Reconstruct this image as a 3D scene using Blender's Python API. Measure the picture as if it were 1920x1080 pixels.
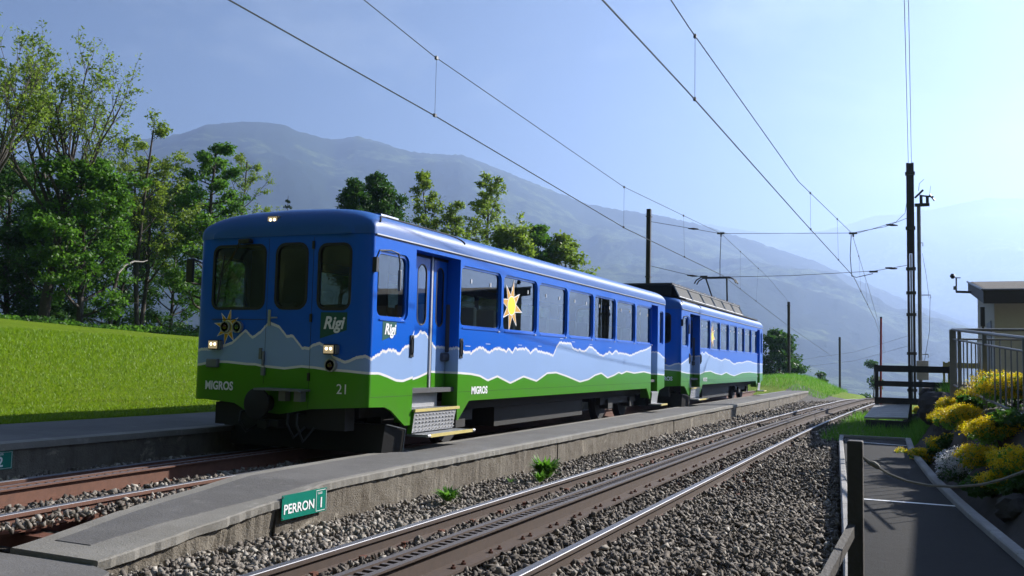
import bpy, bmesh, math, random
import numpy as np
from mathutils import Vector, Matrix, noise
from mathutils.geometry import delaunay_2d_cdt

scene = bpy.context.scene
COL = scene.collection
for o in list(bpy.data.objects):
    bpy.data.objects.remove(o)

# ------------------------------------------------------------------ camera
CAMZ = 1.42                      # railhead of the near track is z = 0, tracks run along +Y
FPX = 1720.0
M3 = np.array([[0.91143086, -0.01076108, -0.41131251],
               [0.41079651, 0.08025844, 0.90818765],
               [0.02323822, -0.996716, 0.07757064]])
cam_data = bpy.data.cameras.new('camera')
cam = bpy.data.objects.new('camera', cam_data)
COL.objects.link(cam)
r_, d_, f_ = M3[:, 0], M3[:, 1], M3[:, 2]
cam.matrix_world = Matrix(((r_[0], -d_[0], -f_[0], 0), (r_[1], -d_[1], -f_[1], 0), (r_[2], -d_[2], -f_[2], CAMZ), (0, 0, 0, 1)))
cam_data.sensor_width = 36
cam_data.lens = FPX / 1920 * 36
cam_data.clip_start = 0.05
cam_data.clip_end = 60000
scene.camera = cam

# ------------------------------------------------------------------ sky, sun, exposure
SUN_EL = math.radians(30)
SUN_AZ = math.atan2(0.55, 0.835)          # from +Y towards +X
S = Vector((math.sin(SUN_AZ) * math.cos(SUN_EL), math.cos(SUN_AZ) * math.cos(SUN_EL), math.sin(SUN_EL)))
world = bpy.data.worlds.new('World')
scene.world = world
world.use_nodes = True
wn = world.node_tree
wn.nodes.clear()
wo = wn.nodes.new('ShaderNodeOutputWorld')
wb = wn.nodes.new('ShaderNodeBackground')
sk = wn.nodes.new('ShaderNodeTexSky')
sk.sky_type = 'NISHITA'
sk.sun_disc = False
sk.sun_elevation = SUN_EL
sk.sun_rotation = SUN_AZ
sk.altitude = 600
sk.air_density = 0.6
sk.dust_density = 0.12
sk.ozone_density = 1.2
wb.inputs['Strength'].default_value = 0.05
wtc = wn.nodes.new('ShaderNodeTexCoord')
wmp = wn.nodes.new('ShaderNodeMapping'); wmp.inputs['Scale'].default_value = (2.2, 2.2, 5.0)
wn.links.new(wtc.outputs['Generated'], wmp.inputs[0])
wnz = wn.nodes.new('ShaderNodeTexNoise'); wnz.inputs['Scale'].default_value = 1.5; wnz.inputs['Detail'].default_value = 7; wnz.inputs['Roughness'].default_value = 0.6; wnz.inputs['Distortion'].default_value = 0.4
wn.links.new(wmp.outputs[0], wnz.inputs['Vector'])
wrp = wn.nodes.new('ShaderNodeValToRGB'); wrp.color_ramp.elements[0].position = 0.52; wrp.color_ramp.elements[1].position = 0.78; wrp.color_ramp.elements[1].color = (0.4, 0.4, 0.4, 1)
wn.links.new(wnz.outputs['Fac'], wrp.inputs[0])
wmx = wn.nodes.new('ShaderNodeMix'); wmx.data_type = 'RGBA'
wn.links.new(wrp.outputs[0], wmx.inputs[0]); wn.links.new(sk.outputs[0], wmx.inputs[6]); wmx.inputs[7].default_value = (6.0, 6.8, 7.8, 1)
wn.links.new(wmx.outputs[2], wb.inputs[0])
wn.links.new(wb.outputs[0], wo.inputs[0])
sun_d = bpy.data.lights.new('sun', 'SUN')
sun_d.energy = 5.0
sun_d.angle = math.radians(0.5)
sun_d.color = (1.0, 0.96, 0.90)
sun = bpy.data.objects.new('sun', sun_d)
COL.objects.link(sun)
sun.rotation_euler = S.to_track_quat('Z', 'Y').to_euler()
scene.view_settings.view_transform = 'Standard'
scene.view_settings.look = 'None'
scene.view_settings.gamma = 1
scene.view_settings.exposure = 1.45
scene.render.engine = 'CYCLES'
scene.cycles.volume_bounces = 1
scene.cycles.max_bounces = 8
scene.cycles.transparent_max_bounces = 24

# ------------------------------------------------------------------ helpers
def tag(o, label=None, cat=None, group=None, kind=None):
    if label: o['label'] = label
    if cat: o['category'] = cat
    if group: o['group'] = group
    if kind: o['kind'] = kind
    return o

def empty(name, loc, label=None, cat=None, group=None, rz=0):
    o = bpy.data.objects.new(name, None)
    COL.objects.link(o)
    o.location = loc
    o.rotation_euler = (0, 0, rz)
    o.empty_display_size = 0.2
    return tag(o, label, cat, group)

def np_mesh(name, V, F, smooth=False):
    V = np.asarray(V, dtype=np.float32).reshape(-1, 3)
    F = np.asarray(F, dtype=np.int32)
    k = F.shape[1]
    me = bpy.data.meshes.new(name)
    me.vertices.add(len(V))
    me.vertices.foreach_set('co', V.ravel())
    me.loops.add(F.size)
    me.loops.foreach_set('vertex_index', F.ravel())
    me.polygons.add(len(F))
    me.polygons.foreach_set('loop_start', np.arange(0, F.size, k, dtype=np.int32))
    me.polygons.foreach_set('loop_total', np.full(len(F), k, dtype=np.int32))
    if smooth:
        me.polygons.foreach_set('use_smooth', np.ones(len(F), dtype=bool))
    me.update(calc_edges=True)
    return me

def link(name, me, mat=None, parent=None, loc=None):
    o = bpy.data.objects.new(name, me)
    COL.objects.link(o)
    if mat is not None and len(me.materials) == 0:
        me.materials.append(mat)
    if parent is not None:
        o.parent = parent
    if loc is not None:
        o.location = loc
    return o

class MB:
    """collects simple shapes into one mesh"""
    def __init__(self):
        self.v = []; self.f = []
    def add(self, vs, fs):
        b = len(self.v)
        self.v += [tuple(p) for p in vs]
        self.f += [tuple(b + i for i in f) for f in fs]
        return self
    def box(self, x0, x1, y0, y1, z0, z1, bev=0.0):
        if x0 > x1: x0, x1 = x1, x0
        if y0 > y1: y0, y1 = y1, y0
        if z0 > z1: z0, z1 = z1, z0
        if bev <= 0:
            return self.add([(x0, y0, z0), (x1, y0, z0), (x1, y1, z0), (x0, y1, z0), (x0, y0, z1), (x1, y0, z1), (x1, y1, z1), (x0, y1, z1)],
                            [(3, 2, 1, 0), (4, 5, 6, 7), (0, 1, 5, 4), (1, 2, 6, 5), (2, 3, 7, 6), (3, 0, 4, 7)])
        bm = bmesh.new()
        bmesh.ops.create_cube(bm, size=1)
        bmesh.ops.scale(bm, vec=(x1 - x0, y1 - y0, z1 - z0), verts=bm.verts)
        bmesh.ops.translate(bm, vec=((x0 + x1) / 2, (y0 + y1) / 2, (z0 + z1) / 2), verts=bm.verts)
        bmesh.ops.bevel(bm, geom=bm.edges[:], offset=bev, segments=2, affect='EDGES', profile=0.5)
        bm.verts.index_update()
        self.add([v.co[:] for v in bm.verts], [[v.index for v in f.verts] for f in bm.faces])
        bm.free()
        return self
    def tube(self, pts, r, n=8, cap=True):
        pts = [Vector(p) for p in pts]
        rs = r if isinstance(r, (list, tuple)) else [r] * len(pts)
        vs = []; fs = []
        ref = None
        for i, p in enumerate(pts):
            a = pts[max(i - 1, 0)]; b = pts[min(i + 1, len(pts) - 1)]
            t = (b - a).normalized()
            if ref is None:
                ref = Vector((0, 0, 1)) if abs(t.z) < 0.9 else Vector((1, 0, 0))
            u = (ref - t * ref.dot(t)).normalized()
            w = t.cross(u)
            ref = u
            for k in range(n):
                an = 2 * math.pi * k / n
                vs.append(p + (u * math.cos(an) + w * math.sin(an)) * rs[i])
        for i in range(len(pts) - 1):
            for k in range(n):
                fs.append((i * n + k, i * n + (k + 1) % n, (i + 1) * n + (k + 1) % n, (i + 1) * n + k))
        if cap:
            fs.append(tuple(range(n - 1, -1, -1)))
            fs.append(tuple((len(pts) - 1) * n + k for k in range(n)))
        return self.add(vs, fs)
    def prism(self, poly, axis, a0, a1):
        """poly = list of 2D points, extruded along axis; other axes in xyz order"""
        n = len(poly)
        vs = []
        for a in (a0, a1):
            for p, q in poly:
                vs.append({'x': (a, p, q), 'y': (p, a, q), 'z': (p, q, a)}[axis])
        fs = [tuple(range(n)), tuple(range(2 * n - 1, n - 1, -1))]
        for i in range(n):
            j = (i + 1) % n
            fs.append((i, i + n, j + n, j))
        return self.add(vs, fs)
    def mesh(self, name, smooth=False):
        me = bpy.data.meshes.new(name)
        me.from_pydata(self.v, [], self.f)
        bm = bmesh.new(); bm.from_mesh(me)
        bmesh.ops.recalc_face_normals(bm, faces=bm.faces[:])
        bm.to_mesh(me); bm.free()
        if smooth:
            me.polygons.foreach_set('use_smooth', [True] * len(me.polygons))
            me.set_sharp_from_angle(angle=math.radians(40))
        me.update()
        return me
    def build(self, name, mat, parent=None, smooth=False, loc=None):
        return link(name, self.mesh(name, smooth), mat, parent, loc)

def part(name, mat, parent, *boxes, bev=0.0):
    m = MB()
    for b in boxes:
        m.box(*b, bev=bev)
    return m.build(name, mat, parent)

def pix(px, py):
    v = M3 @ np.array([px - 960.0, py - 540.0, FPX])
    return Vector(v)
def at_y(px, py, Y):
    v = pix(px, py); v = v * (Y / v.y); v.z += CAMZ; return v
def at_x(px, py, X):
    v = pix(px, py); v = v * (X / v.x); v.z += CAMZ; return v
def at_z(px, py, z):
    v = pix(px, py); v = v * ((z - CAMZ) / v.z); v.z += CAMZ; return v
def project(P):
    P = np.asarray(P, dtype=float).reshape(-1, 3) - np.array([0, 0, CAMZ])
    c = P @ M3
    return 960 + FPX * c[:, 0] / c[:, 2], 540 + FPX * c[:, 1] / c[:, 2], c[:, 2]

# ------------------------------------------------------------------ materials
def mat_base(name):
    m = bpy.data.materials.new(name)
    m.use_nodes = True
    nt = m.node_tree
    return m, nt, nt.nodes['Principled BSDF'], nt.nodes['Material Output']

def N(nt, typ, **kw):
    n = nt.nodes.new(typ)
    for k, v in kw.items():
        setattr(n, k, v)
    return n

def mth(nt, op, a, b=None, c=None, clamp=False):
    n = nt.nodes.new('ShaderNodeMath'); n.operation = op; n.use_clamp = clamp
    for i, x in enumerate((a, b, c)):
        if x is None: continue
        if isinstance(x, (int, float)): n.inputs[i].default_value = x
        else: nt.links.new(x, n.inputs[i])
    return n.outputs[0]

def mixc(nt, fac, a, b):
    n = nt.nodes.new('ShaderNodeMix'); n.data_type = 'RGBA'
    for s, x in ((n.inputs[0], fac), (n.inputs[6], a), (n.inputs[7], b)):
        if isinstance(x, (int, float)): s.default_value = x
        elif isinstance(x, tuple): s.default_value = (x[0], x[1], x[2], 1)
        else: nt.links.new(x, s)
    return n.outputs[2]

def nz(nt, vec, scale, detail=4, rough=0.55, dist=0.0):
    n = nt.nodes.new('ShaderNodeTexNoise')
    n.inputs['Scale'].default_value = scale
    n.inputs['Detail'].default_value = detail
    n.inputs['Roughness'].default_value = rough
    n.inputs['Distortion'].default_value = dist
    if vec is not None: nt.links.new(vec, n.inputs['Vector'])
    return n.outputs['Fac']

def ramp(nt, fac, stops):
    n = nt.nodes.new('ShaderNodeValToRGB')
    cr = n.color_ramp
    while len(cr.elements) < len(stops): cr.elements.new(0.5)
    for e, (p, c) in zip(cr.elements, stops):
        e.position = p
        e.color = (c, c, c, 1) if isinstance(c, (int, float)) else (c[0], c[1], c[2], 1)
    nt.links.new(fac, n.inputs[0])
    return n.outputs[0]

def coords(nt, kind='Object', scale=None):
    tc = nt.nodes.new('ShaderNodeTexCoord')
    o = tc.outputs[kind]
    if scale:
        mp = nt.nodes.new('ShaderNodeMapping'); mp.inputs['Scale'].default_value = scale
        nt.links.new(o, mp.inputs[0]); o = mp.outputs[0]
    return o

def bump(nt, bsdf, h, strength=0.3, dist=0.01):
    b = nt.nodes.new('ShaderNodeBump')
    b.inputs['Strength'].default_value = strength
    b.inputs['Distance'].default_value = dist
    nt.links.new(h, b.inputs['Height'])
    nt.links.new(b.outputs[0], bsdf.inputs['Normal'])

def simple(name, col, rough=0.6, metal=0.0, var=0.25, scale=6.0, bmp=0.0, emit=None, coat=0.0, spec=None):
    m, nt, b, o = mat_base(name)
    b.inputs['Roughness'].default_value = rough
    b.inputs['Metallic'].default_value = metal
    if coat: b.inputs['Coat Weight'].default_value = coat; b.inputs['Coat Roughness'].default_value = 0.05
    if spec is not None: b.inputs['Specular IOR Level'].default_value = spec
    if var > 0:
        v = coords(nt)
        n = nz(nt, v, scale, 5, 0.6)
        c = mixc(nt, n, tuple(x * (1 - var) for x in col), tuple(min(1, x * (1 + var)) for x in col))
        nt.links.new(c, b.inputs['Base Color'])
        if bmp > 0: bump(nt, b, nz(nt, v, scale * 6, 4), bmp, 0.01)
    else:
        b.inputs['Base Color'].default_value = (*col, 1)
    if emit:
        b.inputs['Emission Color'].default_value = (*emit[0], 1)
        b.inputs['Emission Strength'].default_value = emit[1]
    return m

MAT = {}
MAT['black'] = simple('black_paint', (0.012, 0.012, 0.013), 0.45, var=0.3)
MAT['under'] = simple('underframe_dirt', (0.010, 0.009, 0.008), 0.75, var=0.4, scale=5)
MAT['rubber'] = simple('rubber', (0.01, 0.01, 0.011), 0.55, var=0)
MAT['steel'] = simple('galvanised_steel', (0.17, 0.18, 0.19), 0.5, 0.3, 0.2, 12)
MAT['alu'] = simple('aluminium', (0.36, 0.36, 0.37), 0.5, 0.6, 0.15, 15)
MAT['greymetal'] = simple('grey_painted_metal', (0.16, 0.17, 0.18), 0.5, 0.2, 0.2, 6)
MAT['mast'] = simple('dark_mast_steel', (0.022, 0.018, 0.016), 0.55, 0.3, 0.4, 7, 0.2)
MAT['white'] = simple('white_paint', (0.78, 0.78, 0.78), 0.45, var=0.08, scale=3)
MAT['decalwhite'] = simple('white_lettering', (0.8, 0.8, 0.8), 0.4, var=0)
MAT['yellow'] = simple('yellow_edge_paint', (0.52, 0.42, 0.14), 0.5, var=0.2, scale=20)
MAT['gold'] = simple('orange_yellow_print', (0.62, 0.31, 0.01), 0.4, var=0)
MAT['sunyellow'] = simple('bright_yellow_print', (0.85, 0.72, 0.0), 0.4, var=0)
MAT['flag'] = simple('dark_green_print', (0.0, 0.075, 0.055), 0.4, var=0)
MAT['sign'] = simple('green_enamel', (0.0, 0.17, 0.12), 0.35, var=0.08, scale=3)
MAT['blue'] = simple('blue_roof_paint', (0.004, 0.085, 0.33), 0.46, var=0.12, scale=2.5, coat=0.0)
MAT['bluetrim'] = simple('blue_trim_paint', (0.0, 0.10, 0.54), 0.3, var=0.0, coat=0.4)
MAT['seat'] = simple('seat_cloth', (0.05, 0.06, 0.09), 0.85, var=0.2)
MAT['inner'] = simple('interior_lining', (0.06, 0.062, 0.06), 0.7, var=0.1)
MAT['floorin'] = simple('interior_floor', (0.06, 0.06, 0.065), 0.8, var=0.1)
MAT['lens'] = simple('lamp_lens', (0.6, 0.55, 0.45), 0.2, var=0, emit=((1.0, 0.72, 0.36), 0.10))
MAT['bulb'] = simple('lamp_bulb', (0.9, 0.85, 0.7), 0.2, var=0, emit=((1.0, 0.80, 0.48), 1.6))
MAT['redlens'] = simple('red_lens', (0.05, 0.004, 0.004), 0.15, var=0, coat=0.5)
MAT['greenlens'] = simple('green_lens', (0.006, 0.05, 0.02), 0.15, var=0, coat=0.5)
MAT['wood'] = simple('black_stained_wood', (0.028, 0.024, 0.022), 0.7, var=0.4, scale=9, bmp=0.3)
MAT['greywood'] = simple('weathered_wood', (0.055, 0.048, 0.043), 0.75, var=0.4, scale=9, bmp=0.35)
MAT['boards'] = simple('pale_boards', (0.33, 0.32, 0.31), 0.7, var=0.3, scale=5, bmp=0.2)
MAT['rope'] = simple('rope', (0.20, 0.19, 0.17), 0.85, var=0.3, scale=60)
MAT['redpole'] = simple('red_pole', (0.35, 0.03, 0.025), 0.55, var=0.2)
MAT['wire'] = simple('copper_wire', (0.045, 0.05, 0.05), 0.5, 0.5, 0.0)
MAT['wall'] = simple('beige_render', (0.50, 0.47, 0.38), 0.85, var=0.12, scale=4, bmp=0.15)
MAT['fascia'] = simple('dark_fascia', (0.03, 0.026, 0.025), 0.6, var=0.25)
MAT['rust'] = simple('rusty_plate', (0.13, 0.05, 0.03), 0.75, 0.2, 0.45, 9, 0.3)
MAT['insul'] = simple('insulator', (0.03, 0.015, 0.012), 0.3, var=0)

def glass_mat(name, tint, ior=1.5, extra=0.0):
    m = bpy.data.materials.new(name); m.use_nodes = True
    nt = m.node_tree; nt.nodes.clear()
    o = N(nt, 'ShaderNodeOutputMaterial')
    tr = N(nt, 'ShaderNodeBsdfTransparent'); tr.inputs[0].default_value = (*tint, 1)
    gl = N(nt, 'ShaderNodeBsdfGlossy'); gl.inputs['Roughness'].default_value = 0.01; gl.inputs[0].default_value = (0.95, 0.97, 0.97, 1)
    fr = N(nt, 'ShaderNodeFresnel'); ge = N(nt, 'ShaderNodeNewGeometry')
    nt.links.new(mth(nt, 'ADD', mth(nt, 'MULTIPLY', ge.outputs['Backfacing'], 1 / ior - ior), ior), fr.inputs[0])
    v = coords(nt)
    b = N(nt, 'ShaderNodeBump'); b.inputs['Strength'].default_value = 0.02; b.inputs['Distance'].default_value = 0.02
    nt.links.new(nz(nt, v, 1.6, 1), b.inputs['Height'])
    nt.links.new(b.outputs[0], gl.inputs['Normal'])
    fac = mth(nt, 'ADD', fr.outputs[0], extra, clamp=True)
    mx = N(nt, 'ShaderNodeMixShader')
    nt.links.new(fac, mx.inputs[0]); nt.links.new(tr.outputs[0], mx.inputs[1]); nt.links.new(gl.outputs[0], mx.inputs[2])
    nt.links.new(mx.outputs[0], o.inputs[0])
    return m
MAT['glass'] = glass_mat('tinted_window_glass', (0.34, 0.42, 0.40), 1.6, 0.06)
MAT['frontglass'] = glass_mat('windscreen_glass', (0.36, 0.44, 0.38), 1.5, 0.02)

def concrete(name, base, dark, rough=0.9, streak=True):
    m, nt, b, o = mat_base(name)
    v = coords(nt)
    n1 = nz(nt, v, 1.3, 6, 0.65, 0.3)
    c = mixc(nt, ramp(nt, n1, [(0.3, 0.0), (0.7, 1.0)]), dark, base)
    n2 = nz(nt, v, 40, 5, 0.7)
    c = mixc(nt, mth(nt, 'MULTIPLY', n2, 0.55), c, tuple(x * 0.45 for x in base))
    if streak:
        n3 = nz(nt, coords(nt, 'Object', (9, 9, 0.6)), 1.0, 5, 0.6)
        c = mixc(nt, ramp(nt, n3, [(0.52, 0.0), (0.75, 0.6)]), c, tuple(x * 0.35 for x in base))
        n4 = nz(nt, coords(nt, 'Object', (2.2, 2.2, 3)), 1.0, 6, 0.7, 1.2)
        c = mixc(nt, ramp(nt, n4, [(0.58, 0.0), (0.70, 0.65)]), c, tuple(min(1, x * 1.9) for x in base))
        n5 = nz(nt, v, 4.5, 6, 0.75, 0.5)
        c = mixc(nt, ramp(nt, n5, [(0.50, 0.0), (0.68, 0.7)]), c, tuple(x * q for x, q in zip(base, (0.38, 0.34, 0.30))))
    if not streak:
        n6 = nz(nt, v, 0.7, 3, 0.5, 1.5)
        c = mixc(nt, ramp(nt, n6, [(0.52, 0.0), (0.55, 0.35)]), c, tuple(x * 0.6 for x in base))
        n7 = nz(nt, v, 5.0, 5, 0.7)
        c = mixc(nt, ramp(nt, n7, [(0.58, 0.0), (0.75, 0.5)]), c, tuple(min(1, x * 1.35) for x in base))
    nt.links.new(c, b.inputs['Base Color'])
    b.inputs['Roughness'].default_value = rough
    b.inputs['Specular IOR Level'].default_value = 0.25
    h = mth(nt, 'ADD', nz(nt, v, 55, 4, 0.7), mth(nt, 'MULTIPLY', nz(nt, v, 7, 4, 0.6), 1.2))
    bump(nt, b, h, 0.9 if streak else 0.45, 0.02 if streak else 0.012)
    return m
MAT['conc'] = concrete('weathered_concrete', (0.25, 0.222, 0.18), (0.135, 0.112, 0.088))
MAT['coping'] = concrete('coping_concrete', (0.30, 0.285, 0.255), (0.19, 0.175, 0.15), streak=False)
MAT['asph'] = concrete('grey_asphalt', (0.175, 0.168, 0.162), (0.12, 0.115, 0.11), streak=False)
MAT['darkasph'] = concrete('dark_asphalt', (0.013, 0.0122, 0.0122), (0.009, 0.0085, 0.0085), streak=False)
MAT['kerb'] = concrete('kerb_stone', (0.42, 0.41, 0.40), (0.28, 0.27, 0.26), streak=False)
MAT['rock'] = concrete('grey_rock', (0.075, 0.068, 0.064), (0.035, 0.031, 0.03), streak=False)

# livery: blue over pale blue peaks over green hills, white outlines
def livery(name, TOP, GREEN, FTOP, FGREEN):
    m, nt, b, o = mat_base(name)
    v = coords(nt)
    sp = N(nt, 'ShaderNodeSeparateXYZ'); nt.links.new(v, sp.inputs[0])
    x, y, z = sp.outputs
    def curve(inp, lo, hi, pts):
        fc = N(nt, 'ShaderNodeFloatCurve')
        cu = fc.mapping.curves[0]
        pts = sorted(pts)
        P = [((a - lo) / (hi - lo), (c - 0.8) / 1.2) for a, c in pts]
        P = [(0.0, P[0][1])] + [p for p in P if 0.002 < p[0] < 0.998] + [(1.0, P[-1][1])]
        while len(cu.points) < len(P): cu.points.new(0.5, 0.5)
        for q, p in zip(cu.points, P):
            q.location = p; q.handle_type = 'VECTOR'
        fc.mapping.update()
        t = mth(nt, 'DIVIDE', mth(nt, 'SUBTRACT', inp, lo), hi - lo, clamp=True)
        nt.links.new(t, fc.inputs['Value'])
        return mth(nt, 'ADD', mth(nt, 'MULTIPLY', fc.outputs[0], 1.2), 0.8 - 0.15)
    j = N(nt, 'ShaderNodeCombineXYZ'); nt.links.new(x, j.inputs[0]); nt.links.new(y, j.inputs[1])
    jag = mth(nt, 'MULTIPLY', mth(nt, 'SUBTRACT', nz(nt, j.outputs[0], 13, 4, 0.8), 0.5), 0.125)
    # the side line is split in two halves so that each curve keeps its detail
    half = 6.8
    a1 = curve(y, 0.0, half, [p for p in TOP if p[0] <= half] or [(0, 1.5)])
    a2 = curve(y, half, 13.8, [p for p in TOP if p[0] >= half - 0.3])
    selh = mth(nt, 'GREATER_THAN', y, half)
    def sel(f, p, q):
        return mth(nt, 'ADD', mth(nt, 'MULTIPLY', p, mth(nt, 'SUBTRACT', 1.0, f)), mth(nt, 'MULTIPLY', q, f))
    top = mth(nt, 'ADD', sel(selh, a1, a2), jag)
    gr = curve(y, 0.0, 13.8, GREEN)
    ft = mth(nt, 'ADD', curve(x, -1.34, 1.34, FTOP), mth(nt, 'MULTIPLY', jag, 0.35))
    fg = curve(x, -1.34, 1.34, FGREEN)
    fr = mth(nt, 'LESS_THAN', y, 0.099)
    top = sel(fr, top, ft)
    gr = sel(fr, gr, fg)
    dt = mth(nt, 'SUBTRACT', z, top)
    dg = mth(nt, 'SUBTRACT', z, gr)
    BL = (0.0, 0.098, 0.52); PB = (0.26, 0.38, 0.62); GN = (0.055, 0.235, 0.008); WH = (0.72, 0.70, 0.70)
    c = mixc(nt, mth(nt, 'GREATER_THAN', dt, 0.0), PB, WH)
    c = mixc(nt, mth(nt, 'GREATER_THAN', dt, 0.036), c, BL)
    c = mixc(nt, mth(nt, 'LESS_THAN', dg, 0.03), c, WH)
    c = mixc(nt, mth(nt, 'LESS_THAN', dg, 0.0), c, GN)
    dirt = ramp(nt, nz(nt, v, 2.2, 6, 0.7), [(0.45, 0.0), (0.85, 0.05)])
    c = mixc(nt, dirt, c, (0.10, 0.09, 0.08))
    low = mth(nt, 'SUBTRACT', 1.0, mth(nt, 'DIVIDE', mth(nt, 'SUBTRACT', z, 0.42), 0.55), clamp=True)
    dn = nz(nt, coords(nt, 'Object', (5, 5, 1.2)), 1.0, 6, 0.7)
    c = mixc(nt, mth(nt, 'MULTIPLY', mth(nt, 'MULTIPLY', low, ramp(nt, dn, [(0.35, 0.1), (0.7, 1.0)])), 0.38), c, (0.10, 0.075, 0.055))
    nt.links.new(c, b.inputs['Base Color'])
    b.inputs['Roughness'].default_value = 0.28
    b.inputs['Coat Weight'].default_value = 0.12
    b.inputs['Coat Roughness'].default_value = 0.04
    b.inputs['Specular IOR Level'].default_value = 0.22
    bump(nt, b, nz(nt, v, 1.1, 2), 0.06, 0.02)
    return m
TOP1 = [(0.1, 1.36), (0.16, 1.38), (0.32, 1.45), (0.52, 1.48), (0.65, 1.47), (0.75, 1.43), (0.83, 1.5), (0.93, 1.53), (1.01, 1.53), (1.12, 1.78), (1.3, 1.72), (1.5, 1.66), (1.62, 1.76), (1.82, 1.70), (2.0, 1.55), (2.34, 1.54), (2.54, 1.48), (2.75, 1.48), (3.03, 1.57), (3.18, 1.55), (3.33, 1.49), (3.53, 1.55), (3.7, 1.56), (3.9, 1.54), (3.97, 1.52), (4.06, 1.56), (4.2, 1.51), (4.33, 1.58), (4.77, 1.58), (4.97, 1.52), (5.17, 1.59), (5.28, 1.55), (5.66, 1.53), (5.99, 1.49), (6.16, 1.66), (6.3, 1.73), (6.57, 1.72), (6.85, 1.74), (6.95, 1.65), (7.21, 1.6), (7.34, 1.62), (7.61, 1.58), (7.87, 1.69), (8.16, 1.65), (8.53, 1.54), (8.76, 1.52), (9.14, 1.6), (9.38, 1.56), (9.58, 1.64), (9.79, 1.59), (10.13, 1.58), (10.72, 1.55), (11.34, 1.65), (11.86, 1.7), (12.34, 1.78), (13.7, 1.5)]
GREEN1 = [(0.1, 1.2), (0.29, 1.2), (0.49, 1.16), (0.69, 1.11), (0.85, 1.1), (1.13, 1.15), (1.3, 1.09), (1.6, 1.14), (1.9, 1.21), (2.3, 1.2), (2.77, 1.18), (3.06, 1.15), (3.33, 1.08), (3.67, 1.14), (4.16, 1.03), (4.68, 1.13), (5.24, 1.05), (5.72, 1.18), (6.14, 1.19), (6.68, 1.12), (7.39, 1.01), (7.88, 1.05), (8.26, 1.13), (8.65, 1.17), (9.06, 1.07), (9.48, 1.12), (9.81, 1.18), (10.03, 1.15), (10.38, 1.2), (10.98, 1.16), (11.75, 1.19), (12.29, 1.15), (13.7, 1.1)]
FT1 = [(-1.34, 1.42), (-1.22, 1.44), (-1.09, 1.44), (-0.85, 1.49), (-0.7, 1.53), (-0.49, 1.69), (-0.37, 1.6), (-0.25, 1.67), (-0.12, 1.79), (0.04, 1.74), (0.16, 1.62), (0.25, 1.63), (0.4, 1.48), (0.5, 1.48), (0.56, 1.52), (0.65, 1.54), (0.72, 1.51), (0.81, 1.44), (0.86, 1.37), (1.03, 1.32), (1.17, 1.38), (1.29, 1.4), (1.34, 1.37)]
FG1 = [(-1.34, 1.24), (-1.22, 1.25), (-1.0, 1.29), (-0.76, 1.29), (-0.45, 1.27), (-0.31, 1.27), (-0.19, 1.25), (0.15, 1.23), (0.4, 1.26), (0.6, 1.25), (0.79, 1.23), (1.05, 1.22), (1.34, 1.2)]
TOP2 = [(0.1, 1.38), (0.56, 1.46), (1.0, 1.55), (2.39, 1.62), (2.6, 1.74), (2.9, 1.68), (3.1, 1.76), (3.5, 1.68), (3.8, 1.66), (4.3, 1.60), (4.73, 1.59), (5.0, 1.55), (5.47, 1.52), (6.0, 1.58), (6.6, 1.54), (7.2, 1.46), (7.61, 1.42), (8.5, 1.48), (9.09, 1.47), (10.0, 1.53), (10.71, 1.53), (11.5, 1.48), (12.48, 1.45), (13.7, 1.45)]
GREEN2 = [(0.1, 1.18), (0.76, 1.14), (2.41, 1.11), (3.0, 1.17), (3.8, 1.19), (4.5, 1.12), (5.48, 1.07), (6.25, 1.14), (7.0, 1.06), (7.62, 1.02), (9.1, 1.12), (10.71, 1.14), (12.48, 1.09), (13.7, 1.1)]
MAT['livery1'] = livery('livery_paint_leading_car', TOP1, GREEN1, FT1, FG1)
MAT['livery2'] = livery('livery_paint_rear_car', TOP2, GREEN2, FT1, FG1)

def leaf_mat(name, c1, c2, tr=0.5):
    m, nt, b, o = mat_base(name)
    v = coords(nt)
    at = N(nt, 'ShaderNodeAttribute', attribute_name='tone')
    c = mixc(nt, at.outputs['Fac'], c1, c2)
    nt.links.new(c, b.inputs['Base Color'])
    b.inputs['Roughness'].default_value = 0.5
    b.inputs['Specular IOR Level'].default_value = 0.3
    t = N(nt, 'ShaderNodeBsdfTranslucent')
    c2_ = mixc(nt, at.outputs['Fac'], tuple(min(1, x * 1.5) for x in c1), tuple(min(1, x * 1.7) for x in c2))
    nt.links.new(c2_, t.inputs[0])
    mx = N(nt, 'ShaderNodeMixShader'); mx.inputs[0].default_value = tr
    nt.links.new(b.outputs[0], mx.inputs[1]); nt.links.new(t.outputs[0], mx.inputs[2])
    nt.links.new(mx.outputs[0], o.inputs[0])
    return m
MAT['leafA'] = leaf_mat('fresh_green_leaves', (0.035, 0.105, 0.008), (0.09, 0.19, 0.018))
MAT['leafB'] = leaf_mat('yellow_green_leaves', (0.08, 0.14, 0.012), (0.18, 0.25, 0.03))
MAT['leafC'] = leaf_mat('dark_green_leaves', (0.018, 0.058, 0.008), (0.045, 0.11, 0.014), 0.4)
MAT['needle'] = leaf_mat('conifer_needles', (0.012, 0.035, 0.012), (0.03, 0.06, 0.02), 0.15)
MAT['grassblade'] = leaf_mat('grass_blades', (0.10, 0.19, 0.003), (0.18, 0.27, 0.008), 0.4)
MAT['weed'] = leaf_mat('weed_leaves', (0.06, 0.17, 0.01), (0.12, 0.26, 0.03), 0.45)
MAT['yflower'] = leaf_mat('yellow_petals', (0.55, 0.36, 0.0), (0.75, 0.56, 0.01), 0.35)
MAT['wflower'] = leaf_mat('white_petals', (0.6, 0.6, 0.62), (0.75, 0.75, 0.76), 0.3)
MAT['bark'] = simple('bark', (0.055, 0.045, 0.036), 0.9, var=0.4, scale=12, bmp=0.5)
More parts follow.
